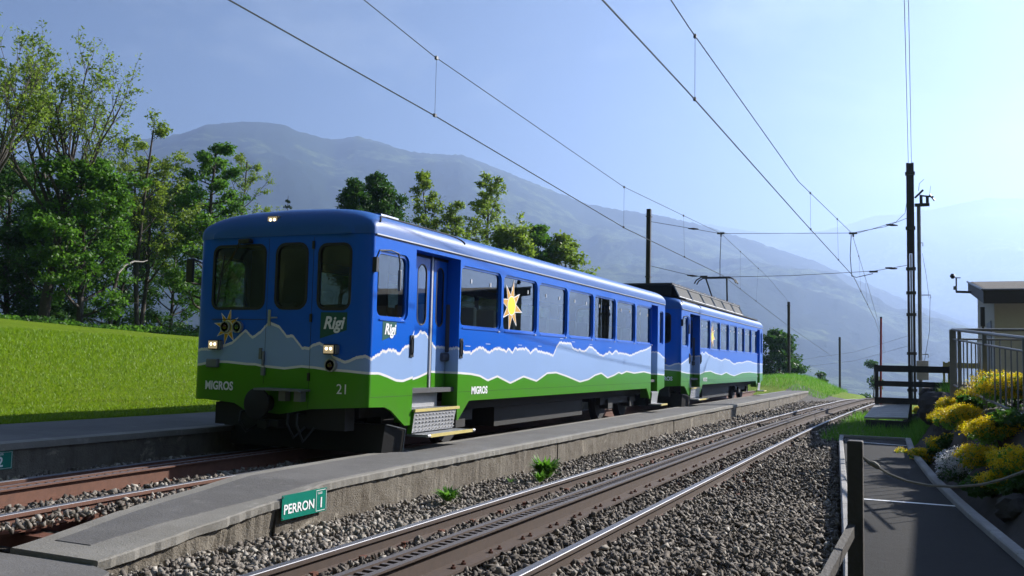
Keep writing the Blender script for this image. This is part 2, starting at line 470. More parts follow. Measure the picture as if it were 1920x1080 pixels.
MAT['palebark'] = simple('pale_dead_wood', (0.30, 0.27, 0.24), 0.9, var=0.3, scale=12, bmp=0.3)

def grass_ground():
    m, nt, b, o = mat_base('meadow')
    v = coords(nt)
    n1 = nz(nt, v, 0.35, 5, 0.6)
    n2 = nz(nt, v, 9, 5, 0.7)
    n3 = nz(nt, v, 60, 3, 0.7)
    c = mixc(nt, ramp(nt, n1, [(0.3, 0), (0.7, 1)]), (0.12, 0.20, 0.002), (0.17, 0.25, 0.004))
    c = mixc(nt, mth(nt, 'MULTIPLY', n2, 0.5), c, (0.075, 0.145, 0.003))
    c = mixc(nt, ramp(nt, nz(nt, v, 1.1, 5, 0.65, 0.8), [(0.52, 0.0), (0.72, 0.55)]), c, (0.16, 0.17, 0.02))
    nt.links.new(c, b.inputs['Base Color'])
    b.inputs['Roughness'].default_value = 0.8
    b.inputs['Specular IOR Level'].default_value = 0.1
    bump(nt, b, mth(nt, 'ADD', n3, n2), 0.9, 0.05)
    return m
MAT['meadow'] = grass_ground()
MAT['soil'] = simple('dark_soil', (0.045, 0.036, 0.027), 0.95, var=0.5, scale=8, bmp=0.6)

def ballast_mat():
    m, nt, b, o = mat_base('ballast_stone')
    at = N(nt, 'ShaderNodeAttribute', attribute_name='tone')
    c = ramp(nt, at.outputs['Fac'], [(0.0, (0.05, 0.04, 0.032)), (0.4, (0.13, 0.108, 0.088)), (0.75, (0.25, 0.22, 0.185)), (1.0, (0.46, 0.42, 0.36))])
    n = nz(nt, coords(nt), 70, 3)
    c = mixc(nt, mth(nt, 'MULTIPLY', n, 0.5), c, (0.07, 0.06, 0.05))
    nt.links.new(c, b.inputs['Base Color'])
    b.inputs['Roughness'].default_value = 0.85
    return m
MAT['ballast'] = ballast_mat()
MAT['ballastbed'] = simple('ballast_bed', (0.06, 0.052, 0.045), 0.95, var=0.5, scale=25, bmp=0.8)

def rail_mat(nm='rail_steel', ra=(0.033, 0.022, 0.017), rb=(0.078, 0.048, 0.034)):
    m, nt, b, o = mat_base(nm)
    v = coords(nt)
    g = N(nt, 'ShaderNodeNewGeometry')
    sp = N(nt, 'ShaderNodeSeparateXYZ'); nt.links.new(g.outputs['Normal'], sp.inputs[0])
    at = N(nt, 'ShaderNodeAttribute', attribute_name='polish')
    f = mth(nt, 'MULTIPLY', mth(nt, 'GREATER_THAN', sp.outputs[2], 0.35), at.outputs['Fac'])
    n = nz(nt, v, 14, 5, 0.7)
    rust = mixc(nt, n, ra, rb)
    c = mixc(nt, f, rust, (0.20, 0.20, 0.215))
    nt.links.new(c, b.inputs['Base Color'])
    nt.links.new(mth(nt, 'MULTIPLY', f, 0.95), b.inputs['Metallic'])
    nt.links.new(mth(nt, 'SUBTRACT', 0.8, mth(nt, 'MULTIPLY', f, 0.22)), b.inputs['Roughness'])
    bump(nt, b, nz(nt, v, 50, 3), 0.15, 0.004)
    return m
MAT['rail'] = rail_mat()
MAT['rail_rusty'] = rail_mat('rusty_rail_steel', (0.06, 0.026, 0.016), (0.17, 0.07, 0.04))

# ------------------------------------------------------------------ terrain
def smooth(a, b, x):
    t = min(1.0, max(0.0, (x - a) / (b - a)))
    return t * t * (3 - 2 * t)

PATH_R = [(-3.0, 2.2), (4.0, 1.15), (7.7, 0.63), (10.4, 0.29), (13, 0.02), (17, -0.29), (21.2, -0.45), (24, -0.5), (60, -0.5)]
PATH_L = [(-3.0, -0.1), (3.5, -0.22), (6.8, -0.46), (11.4, -0.85), (15.5, -1.2), (19.6, -1.55)]
def interp(tab, t):
    if t <= tab[0][0]: return tab[0][1]
    for (a, p), (b, q) in zip(tab, tab[1:]):
        if t <= b: return p + (q - p) * (t - a) / (b - a)
    return tab[-1][1]

def track_x(Y):
    return -3.245 + 0.0009 * max(0.0, Y - 15) ** 2
def track_z(Y):
    return -0.0035 * max(0.0, Y - 42) ** 2
def track2_x(Y):
    return -7.385 + 0.012 * max(0.0, 9.0 - Y) ** 2

def ground_z(X, Y):
    # lawn on the left, rising to a crest and dropping to the valley behind the trees
    if X < -10.6:
        t = min(1.0, (-10.6 - X) / 24.0)
        z = 0.42 + max(0.6, 3.17 - 0.036 * max(Y, 15)) * t ** 0.85
        z += 0.07 * math.sin(X * 0.13 + Y * 0.09) * t
        if X < -36: z -= 0.010 * (-36 - X) ** 2
    elif X < -8.9:
        z = 0.1
    elif X < -0.3:
        z = -0.22
    else:
        d = X - interp(PATH_R, Y) - 0.12
        if Y < 5.5:
            z = -0.12 + 0.2 * smooth(0.3, 3.0, d)
        else:
            up = 1.02 * smooth(0.0, 0.75, d)
            z = -0.12 + up * smooth(5.5, 8.0, Y)
        if Y > 21.5: z = -0.15 + (z + 0.15) * smooth(0.0, 1.2, X + 0.35)
    # embankment beyond the train
    if Y > 38 and X < -3.2 and X > -40:
        k = smooth(38, 52, Y) * smooth(-3.6, -7.5, X)
        z = z * (1 - k) + max(z, 0.75 + 0.12 * math.sin(X * 0.8)) * k
        if X > -10.6: z = max(z, -0.22)
    if Y > 44 and X > -3.4:
        z -= 0.004 * (Y - 44) ** 2
    if Y > 58: z -= 0.010 * (Y - 58) ** 2
    if X > 24: z -= 0.02 * (X - 24) ** 2
    z += 0.02 * noise.noise((X * 0.6, Y * 0.6, 0))
    return max(z, -62.0)

xs = list(np.arange(-150, -40, 4.0)) + list(np.arange(-40, -11.4, 0.8)) + [-11.2, -11.0, -10.85, -10.62, -10.58, -9.5, -8.9, -8.88, -7.5, -6.2, -5.2, -4.4, -3.6, -3.2, -2.6] + list(np.arange(-2.2, 3.2, 0.14)) + list(np.arange(3.2, 12, 0.8)) + list(np.arange(12, 110, 5.0))
ys = list(np.arange(-60, -4, 7.0)) + list(np.arange(-4, 26, 0.4)) + list(np.arange(26, 66, 1.0)) + list(np.arange(66, 190, 4.0))
V = [(x, y, ground_z(x, y)) for y in ys for x in xs]
nx = len(xs)
F = [(j * nx + i, j * nx + i + 1, (j + 1) * nx + i + 1, (j + 1) * nx + i) for j in range(len(ys) - 1) for i in range(nx - 1)]
me = np_mesh('ground', V, F, True)
ground = link('ground', me)
me.materials.append(MAT['meadow']); me.materials.append(MAT['soil']); me.materials.append(MAT['ballastbed'])
idx = []
for j in range(len(ys) - 1):
    for i in range(nx - 1):
        cx_, cy_ = (xs[i] + xs[i + 1]) / 2, (ys[j] + ys[j + 1]) / 2
        if cx_ < -10.6 or cy_ > 50 or (cy_ > 40 and cx_ < -6.0): k = 0
        elif cx_ < -1.0 + (0.6 if cy_ < 12 else 0): k = 2
        elif cy_ > 20.5 and cx_ < 0.6: k = 0
        else: k = 1
        idx.append(k)
me.polygons.foreach_set('material_index', idx)
tag(ground, kind='structure')
# valley floor reaching the horizon
v = []; f = []
R_ = [0.0, 800, 2500, 6000, 13000]
n_ = 64
v.append((0, 0, -63.0))
for r in R_[1:]:
    for k in range(n_):
        a = 2 * math.pi * k / n_
        v.append((r * math.cos(a), r * math.sin(a), -63.0))
for k in range(n_):
    f.append((0, 1 + k, 1 + (k + 1) % n_))
bmv = MB(); bmv.add(v, f)
for q in range(len(R_) - 2):
    b0 = 1 + q * n_
    bmv.f += [(b0 + k, b0 + n_ + k, b0 + n_ + (k + 1) % n_, b0 + (k + 1) % n_) for k in range(n_)]

def forest_mat():
    m, nt, b, o = mat_base('forested_slope')
    v = coords(nt)
    n1 = nz(nt, v, 0.0022, 8, 0.66, 0.6)
    n2 = nz(nt, v, 0.018, 5, 0.7)
    n3 = nz(nt, v, 0.0009, 4, 0.6)
    f = mth(nt, 'ADD', n1, mth(nt, 'MULTIPLY', mth(nt, 'SUBTRACT', n3, 0.5), 0.45))
    c = mixc(nt, ramp(nt, f, [(0.535, 0), (0.565, 1)]), (0.016, 0.028, 0.015), (0.10, 0.13, 0.05))
    c = mixc(nt, ramp(nt, n2, [(0.40, 0.0), (0.62, 0.85)]), c, (0.012, 0.022, 0.012))
    nt.links.new(c, b.inputs['Base Color'])
    b.inputs['Roughness'].default_value = 0.95
    b.inputs['Specular IOR Level'].default_value = 0.05
    bump(nt, b, n2, 0.7, 14.0)
    return m
MAT['forest'] = forest_mat()
tag(bmv.build('valley_floor', MAT['forest']), kind='structure')

def mountain(name, ridge_px, R, near, far, seed, rough):
    pts = []
    for px, py in ridge_px:
        d = pix(px, py)
        hd = math.hypot(d.x, d.y)
        pts.append((math.atan2(d.x, d.y), d.z / hd * R + CAMZ))
    pts.sort()
    th = np.array([p[0] for p in pts]); hh = np.array([p[1] for p in pts])
    nth = 420
    T = np.linspace(th[0], th[-1], nth)
    H = np.interp(T, th, hh)
    prof = [(-1.0, 0.0), (-0.85, 0.06), (-0.65, 0.24), (-0.45, 0.46), (-0.25, 0.70), (-0.1, 0.90), (0, 1.0), (0.15, 0.97), (0.45, 0.7), (1.0, 0.0)]
    ts = list(np.linspace(-1, -0.15, 56)) + list(np.linspace(-0.135, 0.10, 20)) + [0.25, 0.5, 0.75, 1.0]
    V = []
    for t in ts:
        k = interp(prof, t)
        for a, h in zip(T, H):
            rr = R + (t * near if t < 0 else t * far)
            x, y = rr * math.sin(a), rr * math.cos(a)
            z = -62 + (h + 62) * k
            g = noise.fractal((x * 0.0013, y * 0.0013, seed), 0.85, 2.1, 6)
            z += g * rough * (1 - k) * 4 * k + 0.25 * rough * g * (k > 0)* min(1, k * 3) * (0.35 if k > 0.97 else 1)
            if k > 0.93: z += (noise.noise((x * 0.035, y * 0.035, 3)) * 6 + noise.noise((x * 0.09, y * 0.09, 9)) * 7)
            V.append((x, y, z))
    F = [(j * nth + i, j * nth + i + 1, (j + 1) * nth + i + 1, (j + 1) * nth + i) for j in range(len(ts) - 1) for i in range(nth - 1)]
    return tag(link(name, np_mesh(name, V, F, True), MAT['forest']), kind='structure')
ridgeA = [(-900, 520), (-500, 420), (-200, 330), (0, 300), (150, 285), (260, 264), (340, 254), (385, 235), (430, 229), (480, 231), (540, 244), (600, 258), (630, 262), (665, 255), (700, 261), (770, 285), (830, 291), (865, 291), (900, 303), (1000, 342), (1100, 380), (1170, 392), (1240, 402), (1330, 424), (1420, 452), (1520, 486), (1650, 540), (1800, 600), (1950, 660)]
ridgeB = [(1050, 560), (1180, 470), (1260, 430), (1330, 420), (1400, 432), (1480, 440), (1550, 432), (1600, 418), (1640, 404), (1685, 402), (1750, 392), (1800, 380), (1850, 371), (1910, 372), (2000, 385), (2150, 410), (2400, 470), (2700, 560)]
mountain('mountain', ridgeA, 4300, 3000, 2500, 1.7, 90)
mountain('far_mountain', ridgeB, 8200, 3600, 2500, 5.3, 130)

# wooded slope of the station's mountain, unseen behind the viewer, added to block skylight
T_ = np.linspace(math.radians(95), math.radians(268), 150)
rs_ = [120, 170, 240, 330, 440, 560, 700, 860, 1050, 1300, 1600]
V = []
for r in rs_:
    for a in T_:
        x, y = r * math.sin(a), r * math.cos(a)
        e = smooth(math.radians(95), math.radians(125), a) * smooth(math.radians(268), math.radians(240), a)
        k = smooth(100, 1100, r)
        V.append((x, y, -30 + e * (760 * k + 40 * noise.fractal((x * 0.004, y * 0.004, 2), 0.9, 2.1, 5) + 7 * noise.noise((x * 0.06, y * 0.06, 1)))))
nt2 = len(T_)
tag(link('unseen_hillside', np_mesh('unseen_hillside', V, [(j * nt2 + i, j * nt2 + i + 1, (j + 1) * nt2 + i + 1, (j + 1) * nt2 + i) for j in range(len(rs_) - 1) for i in range(nt2 - 1)], True), MAT['forest']), kind='structure')

# air
hz, nt, b, o = mat_base('haze_air')
nt.nodes.remove(b)
pv = N(nt, 'ShaderNodeVolumePrincipled')
pv.inputs['Color'].default_value = (0.37, 0.495, 0.76, 1)
pv.inputs['Density'].default_value = 0.00024
pv.inputs['Anisotropy'].default_value = 0.52
nt.links.new(pv.outputs[0], o.inputs['Volume'])
haze = MB().box(-12800, 12800, -12800, 13200, -64.5, 1180).build('haze', hz)
tag(haze, kind='stuff')

# ------------------------------------------------------------------ tracks
def sweep(profile, xf, zf, ys):
    """closed profile (x,z) swept along Y"""
    n = len(profile); V = []; F = []
    for Y in ys:
        for (a, c) in profile:
            V.append((xf(Y) + a, Y, zf(Y) + c))
    for j in range(len(ys) - 1):
        for i in range(n):
            k = (i + 1) % n
            F.append((j * n + i, j * n + k, (j + 1) * n + k, (j + 1) * n + i))
    return V, F

RAILP = [(-0.034, -0.004), (-0.030, 0.0), (0.030, 0.0), (0.034, -0.004), (0.034, -0.034), (0.010, -0.045), (0.010, -0.115), (0.065, -0.135), (0.065, -0.148), (-0.065, -0.148), (-0.065, -0.135), (-0.010, -0.115), (-0.010, -0.045), (-0.034, -0.034)]
RAILMAT = 'rail'
def rail(name, xf, zf, ys, parent, poly, names=True):
    V, F = sweep(poly, xf, zf, ys)
    b = MB(); b.add(V, F)
    o = b.build(name, MAT[RAILMAT], parent)
    return o
def polish(o, zmin, zf):
    me = o.data
    a = me.attributes.new('polish', 'FLOAT', 'POINT')
    a.data.foreach_set('value', [1.0 if v.co.z > zmin + zf(v.co.y) else 0.0 for v in me.vertices])

def hexbolt(r, h):
    b = MB()
    b.tube([(0, 0, 0), (0, 0, h)], r, 6)
    b.tube([(0, 0, h), (0, 0, h * 1.7)], r * 0.5, 6)
    return b.mesh('bolt')
bolt_me = hexbolt(0.020, 0.022); bolt_me.materials.append(MAT['rust'])
rung_b = MB().prism([(-0.030, -0.028), (0.030, -0.028), (0.018, 0.028), (-0.018, 0.028)], 'x', -0.052, 0.052)
rung_me = rung_b.mesh('rack_rung'); rung_me.materials.append(MAT['rail'])
a = rung_me.attributes.new('polish', 'FLOAT', 'POINT'); a.data.foreach_set('value', [0.35] * len(rung_me.vertices))
slp = MB().prism([(-0.13, -0.09), (0.13, -0.09), (0.075, 0.0), (-0.075, 0.0)], 'x', -1.15, 1.15)
slp_me = slp.mesh('sleeper'); slp_me.materials.append(MAT['rust'])
chair_b = MB().box(-0.10, 0.10, -0.07, 0.07, -0.02, 0.015).box(-0.09, -0.05, -0.03, 0.03, 0.015, 0.04).box(0.05, 0.09, -0.03, 0.03, 0.015, 0.04)
chair_me = chair_b.mesh('rail_clip'); chair_me.materials.append(MAT['rust'])

def track(label, xf, zf, y0, y1, rung_y, bolt_y, sleep_y):
    T = empty('railway_track', (0, 0, 0), label, 'railway track')
    ys_ = list(np.arange(y0, y1 + 0.01, 1.0))
    for sgn in (-1, 1):
        o = rail('rail', lambda Y: xf(Y) + sgn * 0.7525, zf, ys_, T, RAILP)
        polish(o, -0.02, zf)
    rk = rail('rack', xf, zf, ys_, T, [(-0.055, 0.07), (-0.055, -0.05), (0.055, -0.05), (0.055, 0.07), (0.105, 0.07), (0.105, 0.055), (0.068, 0.05), (0.068, -0.07), (0.19, -0.085), (0.19, -0.105), (-0.19, -0.105), (-0.19, -0.085), (-0.068, -0.07), (-0.068, 0.05), (-0.105, 0.055), (-0.105, 0.07)])
    polish(rk, 0.06, zf)
    rk.data.attributes['polish'].data.foreach_set('value', [0.45 if v.co.z > 0.06 + zf(v.co.y) else 0.0 for v in rk.data.vertices])
    y = rung_y[0]
    while y < rung_y[1]:
        link('rack_rung', rung_me, None, rk, (xf(y), y, 0.030 + zf(y))); y += 0.10
    y = bolt_y[0]
    while y < bolt_y[1]:
        for sx in (-1, 1):
            for dy in (0.0, 0.16):
                link('bolt', bolt_me, None, rk, (xf(y) + sx * 0.145, y + dy, -0.087 + zf(y)))
        y += 0.62
    y = sleep_y[0]
    while y < sleep_y[1]:
        link('sleeper', slp_me, None, T, (xf(y), y, -0.165 + zf(y)))
        for sx in (-1, 1):
            link('rail_clip', chair_me, None, T, (xf(y) + sx * 0.7525, y, -0.135 + zf(y)))
        y += 0.62
    return T
track('rack railway track with polished rails in the foreground gravel', track_x, track_z, 2.0, 62.0, (4.6, 27.0), (4.7, 24.0), (4.8, 40.0))
Z2 = 0.15
RAILMAT = 'rail_rusty'
track('rusty rack railway track under the blue train', track2_x, lambda Y: Z2, 3.0, 46.0, (5.0, 9.4), (5.1, 9.0), (5.1, 11.5))

# ballast: uncountable stones
rng = np.random.default_rng(7)
phi = (1 + 5 ** 0.5) / 2
ico = np.array([(-1, phi, 0), (1, phi, 0), (-1, -phi, 0), (1, -phi, 0), (0, -1, phi), (0, 1, phi), (0, -1, -phi), (0, 1, -phi), (phi, 0, -1), (phi, 0, 1), (-phi, 0, -1), (-phi, 0, 1)]) / math.sqrt(1 + phi * phi)
icof = np.array([(0, 11, 5), (0, 5, 1), (0, 1, 7), (0, 7, 10), (0, 10, 11), (1, 5, 9), (5, 11, 4), (11, 10, 2), (10, 7, 6), (7, 1, 8), (3, 9, 4), (3, 4, 2), (3, 2, 6), (3, 6, 8), (3, 8, 9), (4, 9, 5), (2, 4, 11), (6, 2, 10), (8, 6, 7), (9, 8, 1)])
cubev = np.array([(x, y, z) for x in (-1, 1) for y in (-1, 1) for z in (-1, 1)], float) * 0.72
cubef = np.array([(0, 1, 3), (0, 3, 2), (4, 6, 7), (4, 7, 5), (0, 4, 5), (0, 5, 1), (2, 3, 7), (2, 7, 6), (0, 2, 6), (0, 6, 4), (1, 5, 7), (1, 7, 3)])
def scatter_stones(name, P, size, tone, label, cat):
    n = len(P)
    base = cubev[None] * (1 + rng.uniform(-0.62, 0.45, (n, 8, 3)))
    base = base * (np.array([1.15, 0.85, 0.62]) * rng.uniform(0.65, 1.3, (n, 3)))[:, None, :]
    q = rng.normal(size=(n, 4)); q /= np.linalg.norm(q, axis=1)[:, None]
    w, x, y, z = q.T
    Rm = np.stack([1 - 2 * (y * y + z * z), 2 * (x * y - z * w), 2 * (x * z + y * w), 2 * (x * y + z * w), 1 - 2 * (x * x + z * z), 2 * (y * z - x * w), 2 * (x * z - y * w), 2 * (y * z + x * w), 1 - 2 * (x * x + y * y)], -1).reshape(n, 3, 3)
    vv = np.einsum('nij,nkj->nki', Rm, base) * size[:, None, None] + P[:, None, :]
    ff = (cubef[None] + (np.arange(n) * 8)[:, None, None]).reshape(-1, 3)
    me = np_mesh(name, vv.reshape(-1, 3), ff)
    at = me.attributes.new('tone', 'FLOAT', 'POINT')
    at.data.foreach_set('value', np.repeat(tone, 8).astype(np.float32))
    o = link(name, me, MAT['ballast'])
    return tag(o, label, cat, kind='stuff')
def ballast_pts(x0, x1, y0, y1, dens):
    n = int((x1 - x0) * (y1 - y0) * dens)
    return np.stack([rng.uniform(x0, x1, n), rng.uniform(y0, y1, n)], -1)
P = np.concatenate([ballast_pts(-5.3, 0.0, 3.5, 11, 900), ballast_pts(-5.3, -0.5, 11, 18, 330), ballast_pts(-5.2, -0.6, 18, 30, 150), ballast_pts(-5.2, -1.0, 30, 46, 70), ballast_pts(-8.6, -5.2, 4.0, 9.5, 640)])
tx = np.array([track_x(y) for y in P[:, 1]]); t2 = np.array([track2_x(y) for y in P[:, 1]])
d1 = P[:, 0] - tx; d2 = P[:, 0] - t2
left = P[:, 0] < -5.2
keep = np.ones(len(P), bool)
for d, m in ((d1, ~left), (d2, left)):
    bad = (np.abs(d) < 0.17) | (np.abs(np.abs(d) - 0.7525) < 0.055)
    keep &= ~(bad & m)
pl = np.array([interp(PATH_L, y) for y in P[:, 1]])
keep &= ~((P[:, 0] > pl - 0.10) & (P[:, 1] < 20))
keep &= ~(left & (P[:, 0] > -6.22))
keep &= ~((P[:, 0] < -4.9) & (P[:, 1] < 4.78) & (P[:, 1] < 4.78 - 0.22 * np.maximum(0, -5.4 - P[:, 0])))
z = np.where(left, Z2 - 0.085, -0.135)
tzv = np.array([track_z(y) for y in P[:, 1]])
d = np.where(left, d2, d1)
z = z + tzv + np.where(np.abs(d) > 0.8, 0.02, 0.0) + rng.normal(0, 0.014, len(P))
# ballast heaps towards the platform wall and the path
z = z + np.where((~left) & (d1 < -1.1), -0.055 * np.minimum(1.0, (-1.1 - d1) * 3), 0) + np.where((~left) & (d1 > 1.0), -0.015 * np.minimum(2, d1 - 1.0), 0)
size = np.where(P[:, 1] < 18, rng.uniform(0.013, 0.036, len(P)), rng.uniform(0.035, 0.06, len(P)))
px_, py_, pz_ = project(np.stack([P[:, 0], P[:, 1], z], -1))
keep &= (px_ > -260) & (px_ < 2180) & (py_ < 1330) & (pz_ > 0.5)
P3 = np.stack([P[:, 0], P[:, 1], z], -1)[keep]
tone = np.clip(rng.normal(0.43, 0.26, len(P3)), 0, 1)
# oily dark stones between the rails, pale fresh ones near the wall
dd = d[keep]; ll = left[keep]
tone = np.clip(tone - np.where((np.abs(dd) < 0.75), 0.12, 0) + np.where(ll, 0.15, 0) - np.where((~ll) & (dd > 1.0), 0.06, 0) + np.where((~ll) & (dd < -1.0) & (P3[:, 1] < 9), 0.18, 0), 0, 1)
scatter_stones('ballast', P3, size[keep], tone, 'grey brown crushed stone ballast around the tracks', 'gravel')

# ------------------------------------------------------------------ platforms
def plat_z(Y):
    return interp([(4.72, -0.03), (5.8, 0.07), (6.7, 0.15), (7.3, 0.215), (9, 0.23), (46, 0.23)], Y)
plat = empty('platform', (0, 0, 0)); tag(plat, kind='structure')
PXR, PXL = -5.2, -6.26
def pl_left(Y): return PXL + 0.16 * smooth(6.2, 4.7, Y)
ysp = [4.72, 4.9, 5.2, 5.5, 5.8, 6.2, 6.7, 7.0, 7.3, 8, 9] + list(np.arange(10.3, 47, 1.5))
def rough(Y, s, a=0.014):
    a = a * (1 + 1.3 * smooth(8.0, 5.5, Y))
    return a * noise.noise((Y * 3.1, s, 0.3)) + a * 0.8 * noise.noise((Y * 9.7, s, 2.0)) + a * 0.8 * min(0.0, noise.noise((Y * 17.0, s, 5.0)))
fine = sorted(set(list(np.arange(4.72, 14, 0.05)) + list(np.arange(14, 20, 0.12)) + list(np.arange(20, 46.5, 0.6))))
# wall below the coping
V = []; F = []
rows = [-0.36, -0.2, -0.08]
for Y in fine:
    zt = plat_z(Y) - 0.075
    V += [(PXR - 0.035 + rough(Y, 1), Y, -0.4), (PXR - 0.035 + rough(Y, 2), Y, min(-0.15, zt - 0.05)), (PXR - 0.035 + rough(Y, 3), Y, zt), (pl_left(Y) + 0.03, Y, zt), (pl_left(Y) + 0.03, Y, -0.4)]
n_ = len(fine)
for j in range(n_ - 1):
    for i in range(4):
        F.append((j * 5 + i, j * 5 + i + 1, (j + 1) * 5 + i + 1, (j + 1) * 5 + i))
b = MB(); b.add(V, F); b.f += [(0, 1, 2, 3, 4), tuple((n_ - 1) * 5 + k for k in (4, 3, 2, 1, 0))]
b.build('wall', MAT['conc'], plat)
# coping slab with a worn arris
def slab(name, xa, xb, dz0, dz1, mat, y0, y1, wob=0.01):
    V = []; F = []
    fy = [y for y in fine if y0 <= y <= y1]
    for Y in fy:
        zt = plat_z(Y)
        a, c = xa(Y), xb(Y)
        w = rough(Y, 5, wob)
        V += [(a + w, Y, zt + dz0), (a + w * 0.6, Y, zt + dz1 - 0.012), (a - 0.012 + w * 0.5, Y, zt + dz1), (c + 0.012, Y, zt + dz1), (c, Y, zt + dz1 - 0.012), (c, Y, zt + dz0)]
    m = len(fy)
    for j in range(m - 1):
        for i in range(6):
            k = (i + 1) % 6
            F.append((j * 6 + i, j * 6 + k, (j + 1) * 6 + k, (j + 1) * 6 + i))
    b = MB(); b.add(V, F); b.f += [(0, 1, 2, 3, 4, 5), tuple((m - 1) * 6 + k for k in (5, 4, 3, 2, 1, 0))]
    return b.build(name, mat, plat)
slab('coping', lambda Y: PXR, lambda Y: pl_left(Y), -0.075, 0.0, MAT['coping'], 4.72, 46.5, 0.016)
def asp_r(Y): return PXR - 0.07 - 0.30 * smooth(7.6, 5.2, Y)
slab('asphalt_strip', lambda Y: asp_r(Y), lambda Y: pl_left(Y) + 0.16, -0.02, 0.005, MAT['asph'], 4.95, 46.5, 0.012)
for Y in (6.62, 13.4, 20.6, 27.9, 34.4):   # joints between wall sections
    part('joint', MAT['soil'], plat, (PXR - 0.10, PXR - 0.022, Y - 0.004, Y + 0.004, -0.38, plat_z(Y) - 0.08))
# rough asphalt at the foot of the ramp
cr = MB()
pts = [(-9.2, 3.0), (-4.7, 3.0), (-4.78, 4.2), (-5.0, 4.62), (-5.25, 4.70), (-6.3, 4.66), (-6.6, 4.35), (-9.2, 4.0)]
cr.prism(pts, 'z', -0.25, -0.06)
tag(cr.build('crossing', MAT['asph']), kind='structure')
pr_ = MB().box(-0.12, 0.12, -0.35, 0.35, 0, 0.012)
o = pr_.build('crossing_plate', MAT['rust'], None, loc=(-6.42, 4.75, 0.02)); tag(o, 'flat rusty steel plate lying at the foot of the platform ramp', 'plate')

# second platform on the far side of the train
p2 = empty('far_platform', (0, 0, 0)); tag(p2, kind='structure')
part('wall', MAT['conc'], p2, (-8.6, -8.53, -6, 46, -0.3, 0.38))
part('coping', MAT['coping'], p2, (-8.75, -8.50, -6, 46, 0.383, 0.45))
part('asphalt_strip', MAT['asph'], p2, (-10.72, -8.753, -6, 46, 0.2, 0.447))

# ------------------------------------------------------------------ text helper
def text_mesh(body, size, shear=0.0, bold=0.0, ext=0.002, align='CENTER', space=1.0):
    cu = bpy.data.curves.new('t', 'FONT')
    cu.body = body; cu.size = size; cu.shear = shear; cu.offset = bold; cu.extrude = ext
    cu.align_x = align; cu.align_y = 'CENTER'; cu.space_character = space
    cu.resolution_u = 4
    o = bpy.data.objects.new('t', cu)
    COL.objects.link(o)
    dg = bpy.context.evaluated_depsgraph_get()
    me = bpy.data.meshes.new_from_object(o.evaluated_get(dg))
    bpy.data.objects.remove(o); bpy.data.curves.remove(cu)
    return me
def text(name, body, size, loc, facing, mat, parent=None, sx=1.0, curve=None, **kw):
    me = text_mesh(body, size, **kw)
    me.materials.clear()
    if facing == '+X': R = Matrix(((0, 0, 1), (1, 0, 0), (0, 1, 0)))
    else: R = Matrix(((1, 0, 0), (0, 0, -1), (0, 1, 0)))
    me.transform((R @ Matrix.Diagonal((sx, 1, 1))).to_4x4())
    if curve:
        for vtx in me.vertices: vtx.co.y += curve(vtx.co.x + loc[0]) - curve(loc[0])
    return link(name, me, mat, parent, loc)

# platform signs
def plate(name, mat, parent, x, y0, y1, z0, z1, t=0.006, slope=0.0):
    b = MB()
    b.add([(x, y0, z0), (x, y1, z0 + slope), (x, y1, z1 + slope), (x, y0, z1), (x + t, y0, z0), (x + t, y1, z0 + slope), (x + t, y1, z1 + slope), (x + t, y0, z1)],
          [(0, 1, 2, 3), (4, 5, 6, 7), (0, 1, 5, 4), (1, 2, 6, 5), (2, 3, 7, 6), (3, 0, 4, 7)])
    return b.build(name, mat, parent)
sg = empty('platform_sign', (-5.188, 6.98, -0.04), 'green enamel sign reading PERRON 1 fixed to the concrete platform wall', 'sign')
plate('panel', MAT['sign'], sg, 0, -0.33, 0.33, 0.0, 0.215)
text('lettering', 'PERRON', 0.118, (0.009, -0.085, 0.085), '+X', MAT['decalwhite'], sg, bold=0.002, ext=0.001)
text('lettering', '1', 0.13, (0.009, 0.243, 0.082), '+X', MAT['decalwhite'], sg, bold=0.003, ext=0.001)
text('lettering', 'GLEIS', 0.028, (0.009, 0.22, 0.175), '+X', MAT['decalwhite'], sg, ext=0.001)
part('border', MAT['decalwhite'], sg, (0.0065, 0.009, 0.165, 0.169, 0.012, 0.203), (0.0065, 0.009, 0.318, 0.322, 0.012, 0.203), (0.0065, 0.009, 0.169, 0.318, 0.199, 0.203), (0.0065, 0.009, 0.169, 0.318, 0.012, 0.016))
for yy in (-0.315, 0.315):
    for zz in (0.015, 0.2):
        link('screw', hexbolt(0.008, 0.004), MAT['steel'], sg, (0.006, yy, zz)).rotation_euler = (0, math.pi / 2, 0)
sg2 = empty('platform_sign', (-8.524, 6.28, 0.19), 'green sign with the number 2 on the shaded far platform wall', 'sign')
plate('panel', MAT['sign'], sg2, 0, -0.36, 0.27, 0.0, 0.185)
text('lettering', '2', 0.14, (0.009, 0.13, 0.075), '+X', MAT['decalwhite'], sg2, bold=0.003, ext=0.001)
text('lettering', 'PERRON', 0.12, (0.009, -0.14, 0.085), '+X', MAT['decalwhite'], sg2, bold=0.002, ext=0.001, sx=0.8)
text('lettering', 'GLEIS', 0.028, (0.009, 0.13, 0.155), '+X', MAT['decalwhite'], sg2, ext=0.001)
part('border', MAT['decalwhite'], sg2, (0.0065, 0.009, 0.045, 0.048, 0.01, 0.175), (0.0065, 0.009, 0.258, 0.261, 0.01, 0.175), (0.0065, 0.009, 0.048, 0.258, 0.172, 0.175), (0.0065, 0.009, 0.048, 0.258, 0.01, 0.013))

# ------------------------------------------------------------------ train
HW = 1.335                    # half width
LEN = 13.70
ZB, ZG = 0.66, 2.75           # body bottom and gutter above rail (car-local z, rail = 0)
CARX, CARZ = -7.385, Z2

